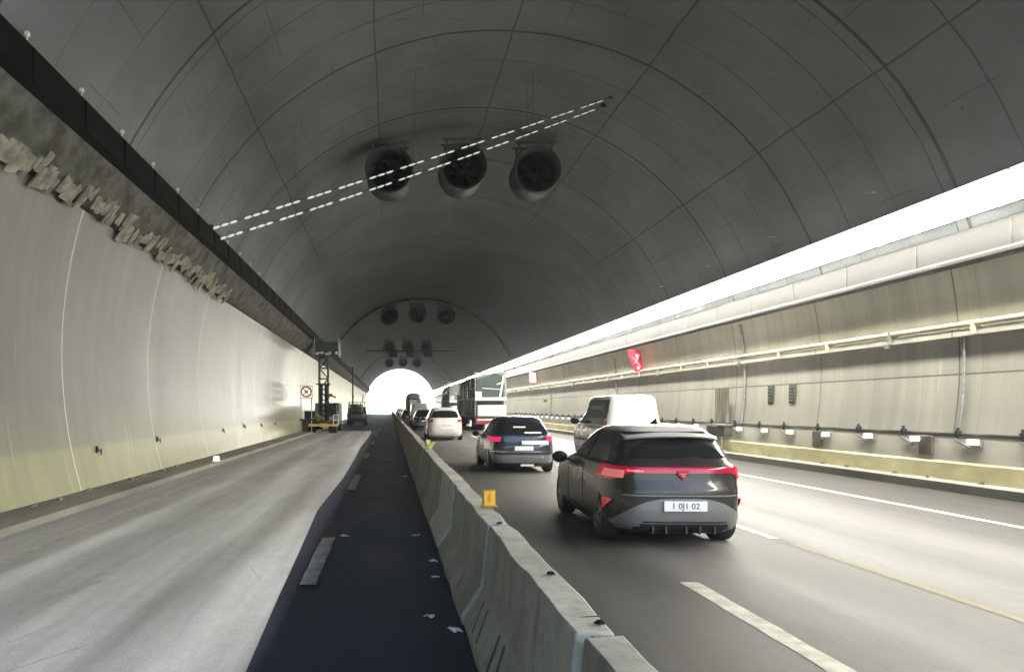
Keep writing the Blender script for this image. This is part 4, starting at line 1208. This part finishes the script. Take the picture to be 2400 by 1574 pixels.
m = MB(); m.box((0, 0.03, 3.17), (.86, .04, .05)); m.box((0, .03, 2.32), (.86, .04, .05)); m.box((-.42, .03, 2.75), (.04, .04, .85)); m.box((.42, .03, 2.75), (.04, .04, .85)); m.build('frame', M['white'], t_)
MB().box((0, .1, .85), (.9, .3, .12)).box((-.1, .1, .45), (.4, .3, .7)).build('battery_box', M['dark_steel'], t_)

# dark pick-up ahead on the left carriageway
t_ = thing('pickup_truck', 'dark pick up truck with a load rack, ahead on the left carriageway', 'pickup truck', (-3.25, 74.0, 0))
s = Shape([(.35, .1, 5.0, .9, 7), (.55, 0, 5.1, 1.0, 7), (1.05, 0, 5.05, 1.02, 7), (1.25, .03, 4.4, 1.0, 7), (1.3, 2.0, 3.9, .96, 6), (1.8, 2.25, 3.4, .82, 5), (1.9, 2.4, 3.2, .75, 4)])
s.body(3).build('body', P_DARK, t_, smooth=34)
s.rear_patch(-.85, .85, .68, 1.15, .02, 10, 3, .04).build('tailgate', P_GREEN, t_)
s.rear_patch(-.95, .95, .42, .58, .06, 12, 3, .1).build('bumper', M['chrome'], t_, smooth=40)
for sg in (-1, 1): s.rear_patch(sg * .87, sg * .99, .72, 1.12, .02, 4, 3, .05).build('tail_light', M['tail_dim'], t_)
m = MB()
for x in (-.9, -.45, 0, .45, .9):
    m.bar((x, .15, 1.2), (x * .85, .2, 2.3), .06)
m.bar((-.85, .2, 2.3), (.85, .2, 2.3), .08); m.bar((-.9, .15, 1.75), (.9, .15, 1.75), .06); m.bar((-.85, 1.8, 2.3), (.85, 1.8, 2.3), .08)
for sg in (-1, 1): m.bar((sg * .8, .2, 2.3), (sg * .8, 1.8, 2.3), .07); m.bar((sg * .9, 1.8, 1.2), (sg * .8, 1.8, 2.3), .07)
m.build('load_rack', M['dark_steel'], t_)
MB().box((0, 1.0, 1.7), (1.4, 1.5, .9)).build('load', P_DARK, t_, bevel=.06)
MB().cyl((.55, .9, 2.3), (.62, .9, 3.1), .04, 8).cyl((-.5, .9, 2.3), (-.3, .9, 3.0), .03, 8).build('load_pole', M['dark_steel'], t_)
add_wheels(t_, (.95, 4.1), .38, 1.0, .26)
m = MB().cyl((-3.95, 80.5, -.01), (-3.95, 80.5, 6.2), .09, 12).cyl((-3.95, 80.5, -.01), (-3.95, 80.5, .3), .2, 12).bar((-3.95, 80.5, 5.9), (-5.3, 80.5, 6.8), .08)
tag(m.build('steel_post', M['dark_steel']), 'dark steel post rising to the left ledge behind the pick up', 'post')

# ------------------------------------------------------------------ thin haze added to spread lamp and exit glow
hm = bpy.data.materials.new('glow_haze'); hm.use_nodes = True
hm.node_tree.nodes.remove(hm.node_tree.nodes['Principled BSDF'])
pv = hm.node_tree.nodes.new('ShaderNodeVolumePrincipled'); pv.inputs['Color'].default_value = (.93, .96, 1, 1); pv.inputs['Density'].default_value = .0006; pv.inputs['Anisotropy'].default_value = .8
hm.node_tree.links.new(pv.outputs[0], hm.node_tree.nodes['Material Output'].inputs['Volume'])
tag(MB().box((3, 98, 6.5), (44, 240, 15.2)).build('added_haze', hm), kind='stuff')

# ------------------------------------------------------------------ light, world, camera
EL, AZ = R(46), R(100)
w = bpy.data.worlds.new('World'); scene.world = w; w.use_nodes = True
nt = w.node_tree; bg = nt.nodes['Background']
sky = nt.nodes.new('ShaderNodeTexSky'); sky.sky_type = 'NISHITA'; sky.sun_disc = False; sky.sun_elevation = EL; sky.sun_rotation = AZ
sky.dust_density = .2; sky.ozone_density = 1.2
nt.links.new(sky.outputs[0], bg.inputs[0]); bg.inputs[1].default_value = .14
sl = bpy.data.lights.new('sun', 'SUN'); sl.energy = 3.0; sl.angle = R(.5); sl.color = (1, .95, .87)
so = bpy.data.objects.new('sun', sl); COL.objects.link(so)
sd_ = Vector((math.sin(AZ) * math.cos(EL), math.cos(AZ) * math.cos(EL), math.sin(EL)))
so.rotation_euler = sd_.to_track_quat('Z', 'Y').to_euler(); so.location = (60, -40, 80)

cam = bpy.data.cameras.new('camera'); co = bpy.data.objects.new('camera', cam); COL.objects.link(co)
co.location = (0, 0, 1.77); co.rotation_euler = (R(90), 0, 0)
cam.sensor_width = 36; cam.lens = 26.0; cam.shift_x = .12; cam.shift_y = .070
cam.clip_start = .05; cam.clip_end = 5000
scene.camera = co
scene.view_settings.view_transform = 'Standard'; scene.view_settings.look = 'None'
scene.view_settings.exposure = 2.5; scene.view_settings.gamma = 1
c = scene.cycles
c.use_denoising = True
c.max_bounces = 10; c.diffuse_bounces = 6; c.glossy_bounces = 4
c.sample_clamp_indirect = 6
c.caustics_reflective = False; c.caustics_refractive = False
